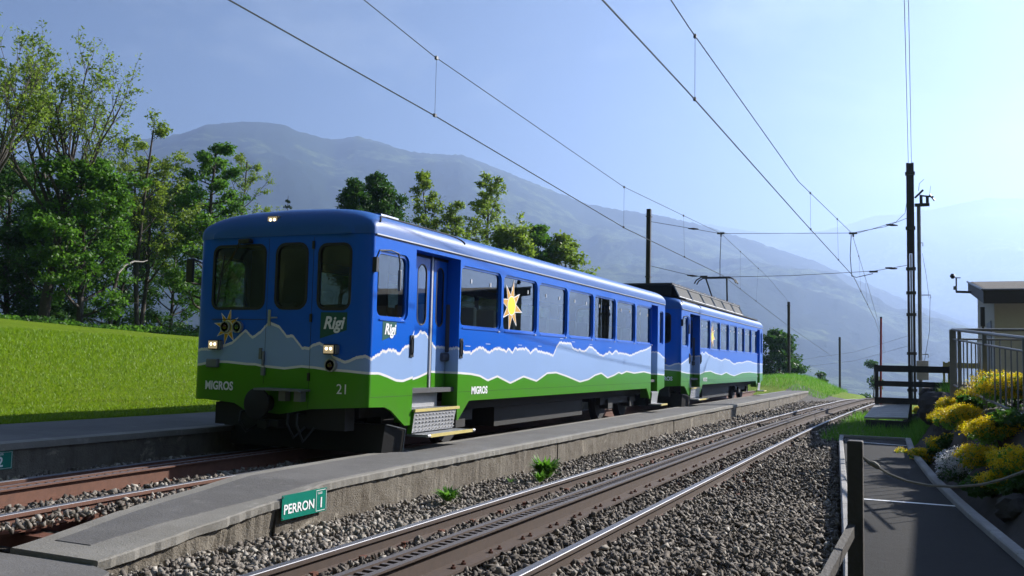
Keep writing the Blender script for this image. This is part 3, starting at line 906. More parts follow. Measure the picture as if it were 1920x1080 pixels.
def rrect(u0, u1, v0, v1, r, n=4):
    pts = []
    for (cx, cy, a0) in ((u1 - r, v1 - r, 0), (u0 + r, v1 - r, 90), (u0 + r, v0 + r, 180), (u1 - r, v0 + r, 270)):
        for k in range(n + 1):
            a = math.radians(a0 + 90 * k / n)
            pts.append((cx + r * math.cos(a), cy + r * math.sin(a)))
    return pts
def inside(p, poly):
    x, y = p; c = False
    for (x0, y0), (x1, y1) in zip(poly, poly[1:] + poly[:1]):
        if (y0 > y) != (y1 > y) and x < (x1 - x0) * (y - y0) / (y1 - y0) + x0: c = not c
    return c
def panel_mesh(outline, holes, cuts, fmap, depth, edge_depth=0.0):
    vs = []; es = []
    def loop(pts):
        b = len(vs); vs.extend(Vector(p) for p in pts)
        es.extend((b + i, b + (i + 1) % len(pts)) for i in range(len(pts)))
    loop(outline)
    for h in holes: loop(h)
    for (p, q) in cuts:
        b = len(vs); vs.extend((Vector(p), Vector(q))); es.append((b, b + 1))
    ov, oe, of, *_ = delaunay_2d_cdt(vs, es, [], 0, 1e-5)
    b = MB()
    faces = []
    for f in of:
        c = sum((ov[i] for i in f), Vector((0, 0))) / len(f)
        if inside(c, outline) and not any(inside(c, h) for h in holes):
            faces.append(tuple(f))
    b.add([fmap(p.x, p.y, 0.0) for p in ov], faces)
    for h in holes + ([outline] if edge_depth else []):
        d = depth if h is not outline else edge_depth
        n = len(h)
        b.add([fmap(u, v, 0.0) for u, v in h] + [fmap(u, v, d) for u, v in h], [(i, (i + 1) % n, n + (i + 1) % n, n + i) for i in range(n)])
    return b
def ring(outer, inner, fmap, d0, d1):
    n = len(outer)
    b = MB()
    b.add([fmap(u, v, d0) for u, v in outer] + [fmap(u, v, d0) for u, v in inner] + [fmap(u, v, d1) for u, v in inner],
          [(i, (i + 1) % n, n + (i + 1) % n, n + i) for i in range(n)] + [(n + i, n + (i + 1) % n, 2 * n + (i + 1) % n, 2 * n + i) for i in range(n)])
    return b
def sheet(poly, fmap, d):
    b = MB(); b.add([fmap(u, v, d) for u, v in poly], [tuple(range(len(poly)))])
    return b
def fr_y(x):
    a = abs(x); f = 1.095
    if a <= f: return 0.03 * (a / f) ** 2
    t = min(1.0, (a - f) / (HW - f))
    return 0.03 + 0.07 * (1 - math.sqrt(max(0.0, 1 - t * t)))
def fmap_side(s):
    return lambda u, v, d: (s * (HW - d), u, v)
def fmap_front(u, v, d): return (u, fr_y(u) + d, v)
def fmap_rear(u, v, d): return (u, LEN - fr_y(u) - d, v)

def window(parent, poly, inner, fm, glass, frame_mat, d0=0.012, dg=0.03):
    w = ring(poly, inner, fm, d0, dg + 0.004).build('window', frame_mat, parent)
    sheet(inner, fm, dg).build('pane', glass, w)
    return w

def star(b, cx, cz, r_out, r_in, n, asp=1.0, rot=0.0, grow=0.0):
    pts = []
    for k in range(2 * n):
        a = math.pi * k / n + rot
        r = (r_out * (1.0 if (k // 2) % 2 == 0 else 0.86) + grow * 2.2) if k % 2 == 0 else r_in + grow
        pts.append((cx + r * math.sin(a) * asp, cz + r * math.cos(a)))
    return pts
def oval(cx, cz, rx, rz, n=20):
    return [(cx + rx * math.sin(2 * math.pi * k / n), cz + rz * math.cos(2 * math.pi * k / n)) for k in range(n)]
def starsheet(poly, c, fm, d):
    n = len(poly); b = MB()
    b.add([fm(u, v, d) for u, v in poly] + [fm(c[0], c[1], d)], [(i, (i + 1) % n, n) for i in range(n)])
    return b
def sun_emblem(parent, cx, cz, r, fm, asp, d):
    o = starsheet(star(None, cx, cz, r, r * 0.40, 8, asp, 0.2, r * 0.055), (cx, cz), fm, d).build('sun_emblem', MAT['decalwhite'], parent)
    starsheet(star(None, cx, cz, r, r * 0.40, 8, asp, 0.2), (cx, cz), fm, d - 0.0015).build('ray_print', MAT['gold'], o)
    sheet(oval(cx, cz, r * 0.40 * asp, r * 0.40), fm, d - 0.003).build('disc_outline', MAT['decalwhite'], o)
    sheet(oval(cx, cz, r * 0.36 * asp, r * 0.36), fm, d - 0.0045).build('disc_print', MAT['sunyellow'], o)
    return o

def lamp(parent, x, z, w, h, depth=0.07, hood=False, y0=None):
    y = fr_y(x) if y0 is None else y0
    b = MB(); b.box(x - w / 2, x + w / 2, y - depth, y + 0.06, z - h / 2, z + h / 2, bev=0.012)
    o = b.build('headlight', MAT['black'], parent)
    MB().box(x - w / 2 + 0.014, x + w / 2 - 0.014, y - depth - 0.004, y - depth + 0.01, z - h / 2 + 0.014, z + h / 2 - 0.014).build('lens', MAT['lens'], o)
    for dx in (-w * 0.16, w * 0.2):
        bb = MB(); bb.tube([(x + dx, y - depth - 0.006, z + 0.008), (x + dx, y - depth - 0.002, z + 0.008)], 0.019, 10); bb.build('bulb', MAT['bulb'], o)
    part('housing', MAT['steel'], o, (x + w / 2 + 0.002, x + w / 2 + 0.022, y - depth + 0.01, y + 0.05, z - h / 2 + 0.01, z + h / 2 - 0.01))
    return o
def round_lamp(parent, x, z, r, mat):
    y = fr_y(x)
    b = MB(); b.tube([(x, y + 0.02, z), (x, y - 0.05, z), (x, y - 0.05, z), (x, y - 0.035, z)], [r, r, r * 0.8, r * 0.78], 18, cap=False)
    o = b.build('marker_lamp', MAT['alu'], parent, True)
    bb = MB(); bb.tube([(x, y - 0.03, z), (x, y - 0.045, z), (x, y - 0.052, z)], [r * 0.8, r * 0.7, r * 0.3], 18); bb.build('lens', mat, o, True)
    return o

seat_b = MB().box(-0.47, 0.47, -0.22, 0.22, 0.36, 0.48, bev=0.03).box(-0.47, 0.47, -0.06, 0.06, 0.48, 1.18, bev=0.03).box(-0.40, 0.40, -0.1, 0.1, 0.0, 0.36)
seat_me = seat_b.mesh('seat', True); seat_me.materials.append(MAT['seat'])
wheel_b = MB(); wheel_b.tube([(0.0, 0, 0), (0.02, 0, 0), (0.03, 0, 0), (0.13, 0, 0)], [0.43, 0.43, 0.39, 0.38], 24)
wheel_me = wheel_b.mesh('wheel', True); wheel_me.materials.append(MAT['under'])

SIDE_W = [(2.38 + 1.452 * k, 2.38 + 1.452 * k + 1.37) for k in range(7)]
def make_car(Y0, liv, label, lead):
    car = empty('rail_car', (CARX, Y0, CARZ), label, 'rail car', 'carriages of the blue train')
    WZ0, WZ1 = 1.715, 2.60
    D0, D1, DT = 1.10, 2.35, 2.67           # passenger door opening
    E0, E1 = 12.34, 12.93                   # rear door opening
    zs = 0.40
    out = [(0.10, ZB), (0.45, ZB - 0.01), (0.60, ZB - 0.06), (0.93, zs), (D0, zs), (D0, DT), (D1, DT), (D1, zs), (D1 + 0.04, zs), (2.72, ZB), (12.0, ZB), (12.27, zs), (E0, zs), (E0, DT), (E1, DT), (E1, zs), (E1 + 0.2, ZB - 0.06), (LEN - 0.10, ZB), (LEN - 0.10, ZG), (0.10, ZG)]
    holes = [rrect(0.19, 0.93, 1.73, 2.56, 0.11)] + [rrect(a, b_, WZ0, WZ1, 0.11) for a, b_ in SIDE_W] + [rrect(E1 + 0.16, E1 + 0.52, 1.73, 2.56, 0.09)]
    inner = [rrect(0.225, 0.895, 1.765, 2.525, 0.085)] + [rrect(a + 0.03, b_ - 0.03, WZ0 + 0.03, WZ1 - 0.03, 0.085) for a, b_ in SIDE_W] + [rrect(E1 + 0.19, E1 + 0.49, 1.76, 2.53, 0.07)]
    for s in (1, -1):
        fm = fmap_side(s)
        b = panel_mesh(out, holes, [], fm, 0.05, 0.03)
        b.build('side_panel', liv, car)
        for i, (h, n) in enumerate(zip(holes, inner)):
            w = window(car, h, n, fm, MAT['glass'], MAT['bluetrim'], 0.022, 0.045)
            if s == 1:
                # bright drip sill and lower catch
                u0, u1 = min(p[0] for p in h), max(p[0] for p in h); v0 = min(p[1] for p in h)
                part('sill', MAT['bluetrim'], w, (HW + 0.001, HW + 0.012, u0 + 0.06, u1 - 0.06, v0 - 0.022, v0 - 0.006))
                if 1 <= i <= 7:
                    part('catch', MAT['alu'], w, (HW + 0.001, HW + 0.018, u1 - 0.12, u1 - 0.06, v0 - 0.03, v0 - 0.012))
                    for uu in (u0 + 0.4, u1 - 0.32):
                        bb = MB(); bb.box(HW - 0.044, HW - 0.036, uu - 0.012, uu + 0.012, WZ1 - 0.23, WZ1 - 0.17); bb.build('latch', MAT['white'], w)
    sun_emblem(car, (SIDE_W[1][0] + SIDE_W[1][1]) / 2 - 0.30, 2.13, 0.40, fmap_side(1), 1.0, 0.038)
    # front and rear walls
    xs_ = [HW - (HW - 1.095) * (1 - math.cos(math.pi / 2 * k / 8)) for k in range(0, 8)] + [1.095, 0.8, 0.5, 0.2, 0.0, -0.2, -0.5, -0.8]
    cutx = sorted(set([round(q, 4) for q in xs_] + [round(-q, 4) for q in xs_]))
    cutx = [q for q in cutx if abs(q) < HW - 1e-3]
    fo = [(-HW, ZB + 0.02), (-0.62, ZB - 0.02), (-0.45, ZB - 0.10), (0.1, ZB - 0.13), (0.55, ZB - 0.05), (HW, ZB), (HW, ZG), (-HW, ZG)]
    fh = [rrect(-1.09, -0.20, 1.82, 2.66, 0.12), rrect(-0.055, 0.445, 1.82, 2.66, 0.14), rrect(0.585, 1.07, 1.81, 2.64, 0.12)]
    fi = [rrect(-1.055, -0.235, 1.855, 2.625, 0.09), rrect(-0.02, 0.41, 1.855, 2.625, 0.11), rrect(0.62, 1.035, 1.845, 2.605, 0.09)]
    cuts = [((q, ZB - 0.3), (q, ZG + 0.1)) for q in cutx]
    panel_mesh(fo, fh, cuts, fmap_front, 0.05, 0.0).build('front_panel', liv, car, True)
    for h, n in zip(fh, fi):
        window(car, h, n, fmap_front, MAT['frontglass'], MAT['rubber'], -0.006, 0.02)
    panel_mesh(fo, fh, cuts, fmap_rear, 0.05, 0.0).build('rear_panel', liv, car, True)
    for h, n in zip(fh, fi):
        window(car, h, n, fmap_rear, MAT['frontglass'], MAT['rubber'], -0.006, 0.02)
    # roof: lofted, rounded at both ends
    def hwid(y):
        yy = min(y, LEN - y)
        if yy >= 0.10: return HW
        if yy <= 0.03: return 1.095 - (0.03 - yy) * 1.2
        t = 1 - (yy - 0.03) / 0.07
        return 1.095 + (HW - 1.095) * math.sqrt(max(0, 1 - t * t))
    def rk(y):
        yy = min(1.0, min(y, LEN - y) / 0.42)
        return (1 - (1 - yy) ** 2.6) ** (1 / 2.6)
    ysr = [0.0, 0.006, 0.016, 0.03, 0.05, 0.075, 0.10, 0.15, 0.20, 0.27, 0.34, 0.42] + list(np.linspace(0.8, LEN - 0.8, 14)) + [LEN - q for q in (0.42, 0.34, 0.27, 0.2, 0.15, 0.1, 0.075, 0.05, 0.03, 0.016, 0.006, 0.0)]
    na = 30
    V = []; F = []
    for y in ysr:
        w = hwid(y) + 0.012; k = rk(y)
        for i in range(na + 1):
            a = math.pi * i / na
            cx = math.copysign(abs(math.cos(a)) ** 0.36, math.cos(a)); cz = math.sin(a) ** 0.62
            e = 1 - 0.10 * (abs(cx)) ** 2 * (1 if i not in (0, na) else 1)
            zr = ZG + k * (0.36 * cz * (1 - 0.18 * cx * cx) + 0.02)
            V.append((cx * (w if True else 0), y - 0.008 if y < 0.3 else (y + 0.008 if y > LEN - 0.3 else y), zr if 0 < i < na else ZG - 0.005))
    for j in range(len(ysr) - 1):
        for i in range(na):
            F.append((j * (na + 1) + i, j * (na + 1) + i + 1, (j + 1) * (na + 1) + i + 1, (j + 1) * (na + 1) + i))
    b = MB(); b.add(V, F)
    b.f += [tuple(range(na + 1)), tuple((len(ysr) - 1) * (na + 1) + i for i in range(na, -1, -1))]
    roof = b.build('roof', MAT['blue'], car, True)
    for s in (1, -1):
        part('rain_gutter', MAT['alu'] if s == 1 else MAT['bluetrim'], roof, (s * (HW + 0.013), s * (HW + 0.021), 0.12, LEN - 0.12, ZG - 0.012, ZG + 0.004))
        part('gutter_groove', MAT['rubber'], roof, (s * (HW + 0.0015), s * (HW + 0.0125), 0.11, LEN - 0.11, ZG - 0.022, ZG - 0.006))
    # raised cab roof lip
    def roof_pt(y, frac, up):
        a = math.pi * frac
        cx = math.copysign(abs(math.cos(a)) ** 0.36, math.cos(a)); cz = math.sin(a) ** 0.62
        k = rk(y)
        return (cx * (hwid(y) + 0.012 + up), y, ZG + k * (0.36 * cz * (1 - 0.18 * cx * cx) + 0.02) + up)
    lip = MB()
    pts = [roof_pt(0.22 + 0.12 * k / 4, 0.10 + 0.10 * k / 4, 0.004) for k in range(5)] + [roof_pt(y, 0.215, 0.006) for y in (0.5, 0.9, 1.4, 1.8, 2.05)] + [roof_pt(2.05 + 0.42 * math.sin(math.pi / 2 * k / 6), 0.215 - 0.13 * (1 - math.cos(math.pi / 2 * k / 6)), 0.006) for k in range(1, 7)]
    lip.tube(pts, 0.011, 6)
    lip.build('roof_seam', MAT['rubber'], roof, True)
    # roof ventilator
    if lead:
        vb = MB(); vb.prism([(0.30, 3.05), (0.30, 3.21), (0.36, 3.235), (0.64, 3.205), (0.68, 3.05)], 'y', 1.3, 1.75)
        vb.build('ventilator', MAT['blue'], roof)
    # interior
    part('floor', MAT['floorin'], car, (-HW + 0.06, HW - 0.06, 0.16, LEN - 0.16, 0.80, 0.86))
    part('ceiling', MAT['inner'], car, (-HW + 0.07, HW - 0.07, 0.3, LEN - 0.3, 2.72, 2.735))
    part('partition', MAT['inner'], car, (-HW + 0.07, -0.30, 0.98, 1.02, 0.87, 2.71), (0.42, HW - 0.36, 0.98, 1.02, 0.87, 2.71))
    part('desk', MAT['greymetal'], car, (-HW + 0.1, 0.0, 0.16, 0.55, 0.87, 1.68), (0.6, HW - 0.1, 0.16, 0.45, 0.87, 1.6))
    bb = MB(); bb.tube([(-0.62, 0.78, 0.87), (-0.62, 0.78, 1.3)], 0.05, 8); bb.box(-0.82, -0.42, 0.66, 0.92, 1.3, 1.38, bev=0.03); bb.box(-0.82, -0.42, 0.88, 0.95, 1.4, 1.98, bev=0.03)
    bb.build('driver_seat', MAT['seat'], car, True)
    for a, b_ in SIDE_W:
        for sx in (-0.72, 0.72):
            link('seat', seat_me, None, car, (sx, a + 0.02, 0.86))
            link('seat', seat_me, None, car, (sx, (a + b_) / 2 + 0.08, 0.86))
    # recessed folding door
    for s in (1, -1):
        rec = 0.20
        X = lambda d: s * (HW - d)
        part('door_recess', liv, car, (X(rec + 0.05), X(0.03), D1 + 0.001, D1 + 0.02, zs + 0.02, DT), (X(rec + 0.05), X(0.03), D0 - 0.02, D0 - 0.001, zs + 0.02, DT), (X(rec + 0.05), X(0.03), D0, D1, DT + 0.001, DT + 0.02))
        for k, (u0, u1) in enumerate(((1.42, 1.82), (1.94, 2.30))):
            fm = (lambda u, v, d, s=s: (s * (HW - rec - d), u, v))
            hole = rrect(u0 + 0.07, u1 - 0.07, 1.70, 2.54, (u1 - u0) / 2 - 0.0711)
            inn = rrect(u0 + 0.085, u1 - 0.085, 1.715, 2.525, (u1 - u0) / 2 - 0.0861)
            dr = panel_mesh([(u0, 0.80), (u1, 0.80), (u1, DT), (u0, DT)], [hole], [], fm, 0.03, 0.04).build('door', liv, car)
            rg = ring(hole, inn, fm, -0.004, 0.012).build('pane_seal', MAT['rubber'], dr)
            sheet(inn, fm, 0.008).build('pane', MAT['glass'], dr)
        part('door_edge', MAT['alu'], car, (X(rec - 0.012), X(rec + 0.02), 1.86, 1.90, 0.80, DT))
        part('door_panel', liv, car, (X(rec + 0.014), X(rec + 0.03), D0 + 0.003, D1 - 0.003, 0.803, DT - 0.003))
        part('door_seal', MAT['rubber'], car, (X(rec - 0.003), X(rec + 0.025), D0, D1 - 0.005, DT - 0.04, DT - 0.002))
        # steps
        st = part('step', MAT['alu'], car, (X(rec + 0.03), X(rec - 0.0), D0 + 0.005, 2.12, 0.60, 0.795))
        part('tread', MAT['greymetal'], st, (X(rec - 0.002), X(-0.02), D0 + 0.01, D1 - 0.01, 0.565, 0.595))
        part('tread_edge', MAT['yellow'], st, (X(-0.021), X(-0.05), D0 + 0.01, D1 - 0.01, 0.563, 0.60))
        rb = MB(); x0, x1 = X(0.06), X(-0.10)
        rb.add([(X(-0.03), D0 + 0.02, 0.56), (X(-0.03), D1 - 0.08, 0.56), (X(-0.01), D1 - 0.14, 0.30), (X(-0.01), D0 + 0.0, 0.30)], [(0, 1, 2, 3)])
        for q in range(12):
            for r in range(5):
                yy = D0 + 0.07 + q * 0.09; zz = 0.325 + r * 0.048
                rb.box(X(-0.022) + s * 0.001, X(-0.036), yy, yy + 0.05, zz, zz + 0.012)
        rb.build('riser', MAT['alu'], st)
        cp = MB(); cp.add([(X(-0.03), D0 + 0.015, 0.56), (X(0.05), D0 + 0.015, 0.56), (X(0.05), D0 - 0.02, 0.28), (X(-0.02), D0 - 0.02, 0.28)], [(0, 1, 2, 3)]); cp.build('step_cheek', MAT['bluetrim'] if False else liv, st)
        part('low_tread', MAT['greymetal'], st, (X(0.05), X(-0.24), D0 - 0.02, D1 + 0.02, 0.255, 0.285))
        part('tread_edge', MAT['yellow'], st, (X(-0.241), X(-0.262), D0 + 0.05, D1 + 0.0, 0.250, 0.290))
        bb = MB(); bb.tube([(X(-0.25), D0 + 0.045, 0.27), (X(-0.25), D0 - 0.025, 0.27)], 0.022, 10); bb.tube([(X(-0.25), D1 + 0.005, 0.27), (X(-0.25), D1 + 0.06, 0.27)], 0.022, 10); bb.build('step_end', MAT['alu'], st, True)
        # grab handles
        for yy in (D0 - 0.06, D1 + 0.07):
            hb = MB(); hb.box(X(-0.001), X(-0.015), yy - 0.04, yy + 0.04, 1.27, 1.55); hb.tube([(X(-0.01), yy, 1.53), (X(-0.03), yy, 1.50), (X(-0.03), yy, 1.33), (X(-0.01), yy, 1.30)], 0.010, 6)
            hb.build('handle', MAT['black'], car)
        # rear door
        part('door_recess', liv, car, (X(rec + 0.05), X(0.03), E1 + 0.001, E1 + 0.02, zs + 0.02, DT), (X(rec + 0.05), X(0.03), E0 - 0.02, E0 - 0.001, zs + 0.02, DT), (X(rec + 0.05), X(0.03), E0, E1, DT + 0.001, DT + 0.02))
        fm = (lambda u, v, d, s=s: (s * (HW - rec - d), u, v))
        hole = rrect(E0 + 0.12, E1 - 0.12, 1.62, 2.50, 0.16)
        dr = panel_mesh([(E0, 0.60), (E1, 0.60), (E1, DT), (E0, DT)], [hole], [], fm, 0.03, 0.04).build('door', liv, car)
        sheet(hole, fm, 0.012).build('pane', MAT['glass'], dr)
        st2 = part('step', MAT['alu'], car, (X(0.10), X(-0.03), E0 + 0.01, E1 - 0.01, 0.54, 0.57))
        cp = MB(); cp.add([(X(-0.03), E0 + 0.02, 0.54), (X(-0.03), E1 - 0.02, 0.54), (X(-0.01), E1 - 0.05, 0.29), (X(-0.01), E0, 0.29)], [(0, 1, 2, 3)]); cp.build('riser', MAT['alu'], st2)
        part('low_tread', MAT['greymetal'], st2, (X(0.05), X(-0.24), E0, E1 + 0.02, 0.255, 0.285))
        part('tread_edge', MAT['yellow'], st2, (X(-0.241), X(-0.262), E0 + 0.02, E1, 0.25, 0.29))
    # panel seams on the sunny side
    part('seam', MAT['rubber'], car, (HW - 0.002, HW + 0.0008, 0.108, 0.112, ZB + 0.12, ZG - 0.02), (HW - 0.002, HW + 0.0008, 0.112, D0 - 0.01, ZB + 0.115, ZB + 0.119), (HW - 0.002, HW + 0.0008, D1 + 0.02, E0 - 0.02, ZB + 0.13, ZB + 0.134))
    # front furniture
    lamp(car, -0.965, 1.37, 0.17, 0.125)
    lamp(car, 0.83, 1.34, 0.17, 0.125)
    lamp(car, -0.16, 2.955, 0.17, 0.125, 0.03, y0=0.06)
    sun_emblem(car, -0.79, 1.60, 0.225, fmap_front, 0.95, -0.003)
    round_lamp(car, -0.80, 1.60, 0.075, MAT['redlens'])
    round_lamp(car, -0.60, 1.60, 0.075, MAT['greenlens'])
    round_lamp(car, 0.84, 1.15, 0.08, MAT['redlens'])
    part('socket', MAT['greymetal'], car, (-1.08, -0.90, -0.04, 0.03, 1.08, 1.19), bev=0.015)
    part('seam', MAT['rubber'], car, (-0.168, -0.164, -0.001, 0.02, 0.90, 2.72), (0.515, 0.519, 0.004, 0.02, 0.62, 2.72), (-1.05, -0.19, 0.0005, 0.02, 1.695, 1.702))
    hin = [(0.512, 2.62), (0.512, 1.72), (0.512, 1.0)]
    for hx, hz_ in hin:
        part('hinge', MAT['black'], car, (hx - 0.012, hx + 0.02, -0.012, 0.01, hz_ - 0.05, hz_ + 0.05))
    hb = MB(); hb.box(-0.135, -0.095, -0.012, 0.005, 1.62, 1.82); hb.tube([(-0.115, -0.03, 1.72), (0.03, -0.035, 1.72)], 0.010, 6); hb.tube([(-0.115, 0.0, 1.72), (-0.115, -0.03, 1.72)], 0.010, 6); hb.build('door_handle', MAT['alu'], car)
    hb = MB(); hb.box(-0.245, -0.205, -0.02, 0.006, 1.20, 1.34); hb.tube([(-0.17, -0.02, 1.30), (-0.17, -0.025, 1.12)], 0.016, 8); hb.box(-0.19, -0.14, -0.035, -0.002, 1.0, 1.10); hb.build('bracket', MAT['steel'], car)
    # step shelf, buffer, headstock
    sh = part('shelf', MAT['greymetal'], car, (-0.12, 0.55, -0.24, 0.0, 0.825, 0.85))
    for xx in (0.17, 0.40):
        part('bracket', MAT['steel'], sh, (xx, xx + 0.10, -0.12, -0.02, 0.70, 0.824))
    bf = MB(); bf.tube([(-0.08, 0.3, 0.66), (-0.08, -0.10, 0.66), (-0.08, -0.11, 0.66), (-0.08, -0.18, 0.66), (-0.08, -0.19, 0.66), (-0.08, -0.225, 0.66), (-0.08, -0.24, 0.66)], [0.10, 0.10, 0.075, 0.075, 0.19, 0.19, 0.16], 24); bf.build('buffer', MAT['under'], car, True)
    for hx_, dz_ in ((-0.45, 0.30), (0.28, 0.26), (0.42, 0.22)):
        hs = MB(); hs.tube([(hx_, 0.08, 0.55), (hx_, -0.06, 0.54), (hx_ + 0.02, -0.10, 0.42), (hx_ + 0.08, -0.04, dz_), (hx_ + 0.14, 0.1, 0.38)], 0.018, 7); hs.build('hose', MAT['rubber'], car, True)
    cpl = MB(); cpl.box(-0.16, 0.16, -0.10, 0.12, 0.36, 0.46, bev=0.02); cpl.tube([(0.0, -0.06, 0.40), (0.0, -0.16, 0.40)], 0.05, 10); cpl.build('coupler', MAT['under'], car)
    part('headstock', MAT['under'], car, (-1.0, 1.0, 0.10, 0.30, 0.36, 0.64))
    pw = MB(); pw.add([(-1.28, 0.55, 0.07), (1.24, 0.55, 0.07), (1.24, 0.62, 0.42), (-1.28, 0.62, 0.42), (-1.28, 0.72, 0.07), (1.24, 0.72, 0.07), (1.24, 0.80, 0.42), (-1.28, 0.80, 0.42), (1.38, 0.80, 0.07), (1.38, 0.86, 0.36)],
                      [(0, 1, 2, 3), (4, 5, 6, 7), (0, 3, 7, 4), (3, 2, 6, 7), (0, 1, 5, 4), (1, 8, 9, 2), (8, 5, 6, 9), (2, 9, 6), (1, 5, 8)])
    pw.build('plough', MAT['under'], car)
    pe = MB(); pe.tube([(1.395, 0.80, 0.07), (1.395, 0.86, 0.36), (1.25, 0.63, 0.425)], 0.008, 5); pe.build('plough_edge', MAT['greymetal'], car)
    # underframe and bogies
    part('underframe', MAT['under'], car, (-1.0, 1.0, 0.4, LEN - 0.4, 0.50, 0.64))
    for yb in (2.2, 10.9):
        bg = part('bogie', MAT['under'], car, (-1.0, -0.9, yb - 1.3, yb + 1.3, 0.34, 0.52), (0.9, 1.0, yb - 1.3, yb + 1.3, 0.34, 0.52), (-0.9, 0.9, yb - 0.2, yb + 0.2, 0.34, 0.49), (0.86, 1.06, yb - 0.95, yb - 0.65, 0.25, 0.46), (0.86, 1.06, yb + 0.65, yb + 0.95, 0.25, 0.46))
        for yy in (yb - 0.8, yb + 0.8):
            for sx in (-1, 1):
                link('wheel', wheel_me, None, bg, (sx * 0.70 - (0.13 if sx < 0 else 0), yy, 0.395))
    part('equipment_box', MAT['under'], car, (-0.95, 0.95, 4.4, 8.6, 0.18, 0.49))
    # wing mirror arm on the sunny corner
    mb = MB(); mb.box(HW - 0.01, HW + 0.05, 0.08, 0.13, 2.28, 2.46); mb.tube([(HW + 0.03, 0.10, 2.44), (HW + 0.07, 0.10, 2.54), (HW + 0.11, 0.30, 2.56), (HW + 0.12, 0.46, 2.54), (HW + 0.12, 0.50, 2.42), (HW + 0.12, 0.50, 2.30)], 0.011, 6)
    mi = mb.build('mirror_arm', MAT['black'], car)
    part('mirror', MAT['steel'], mi, (HW + 0.10, HW + 0.14, 0.485, 0.515, 2.08, 2.34), bev=0.008)
    mb = MB(); mb.tube([(-HW + 0.0, 0.10, 2.44), (-HW - 0.10, 0.02, 2.50), (-HW - 0.12, 0.0, 2.50)], 0.012, 6); mb.box(-HW - 0.18, -HW - 0.06, -0.02, 0.03, 2.18, 2.50, bev=0.02); mb.build('mirror_arm', MAT['black'], car)
    # windscreen wiper
    wb_ = MB(); wb_.box(-0.60, -0.42, -0.09, 0.0, 2.665, 2.72, bev=0.012); wb_.tube([(-0.58, -0.07, 2.69), (-0.72, -0.05, 2.50), (-0.93, -0.03, 2.26)], 0.009, 5); wb_.tube([(-0.55, -0.07, 2.69), (-0.90, -0.035, 2.22)], 0.006, 5); wb_.tube([(-0.86, -0.022, 2.52), (-0.95, -0.022, 1.90)], 0.012, 5)
    wb_.build('wiper', MAT['black'], car)
    # flags and lettering
    def flag(fm, u0, u1, z0, z1, nm='flag_print'):
        return sheet([(u0, z0), (u1, z0 + (u1 - u0) * 0.28), (u1, z1), (u0, z1)], fm, -0.0025).build(nm, MAT['flag'], car)
    if lead:
        flag(fmap_front, 0.655, 1.03, 1.47, 1.79)
        text('lettering', 'Rigi', 0.21, (0.84, fr_y(0.84) - 0.006, 1.655), '-Y', MAT['decalwhite'], car, curve=fr_y, shear=0.25, bold=0.006, ext=0.001, sx=0.92)
        flag(fmap_side(1), 0.335, 0.66, 1.46, 1.70)
        text('lettering', 'Rigi', 0.185, (HW + 0.006, 0.50, 1.60), '+X', MAT['decalwhite'], car, shear=0.25, bold=0.006, ext=0.001, sx=0.92)
        text('lettering', 'MIGROS', 0.148, (-0.885, fr_y(-0.885) - 0.010, 0.845), '-Y', MAT['decalwhite'], car, curve=fr_y, bold=0.005, ext=0.001, sx=0.88)
        text('lettering', '21', 0.17, (1.0, fr_y(1.0) - 0.006, 0.86), '-Y', MAT['decalwhite'], car, curve=fr_y, ext=0.001)
    else:
        text('lettering', 'MIGROS', 0.148, (0.88, fr_y(0.88) - 0.006, 0.845), '-Y', MAT['decalwhite'], car, curve=fr_y, bold=0.005, ext=0.001, sx=0.88)
    text('lettering', 'MIGROS', 0.150, (HW + 0.003, 3.05, 0.80), '+X', MAT['decalwhite'], car, bold=0.005, ext=0.001, sx=0.98)
    return car, roof

car1, roof1 = make_car(9.22, MAT['livery1'], 'leading blue and green rail car with mountain livery and number 21', True)
car2, roof2 = make_car(24.45, MAT['livery2'], 'rear blue and green motor coach carrying the pantograph and roof grilles', False)
for px, py in ((877, 649), (915, 645), (935, 651), (975, 647), (1012, 649), (1053, 635), (1075, 641), (1108, 646), (1144, 652)):
    q = at_x(px, py, CARX + HW)
    part('caption_mark', MAT['decalwhite'], car1, (HW + 0.001, HW + 0.002, q.y - 9.22 - 0.08, q.y - 9.22 + 0.08, q.z - Z2 - 0.003, q.z - Z2 + 0.003))
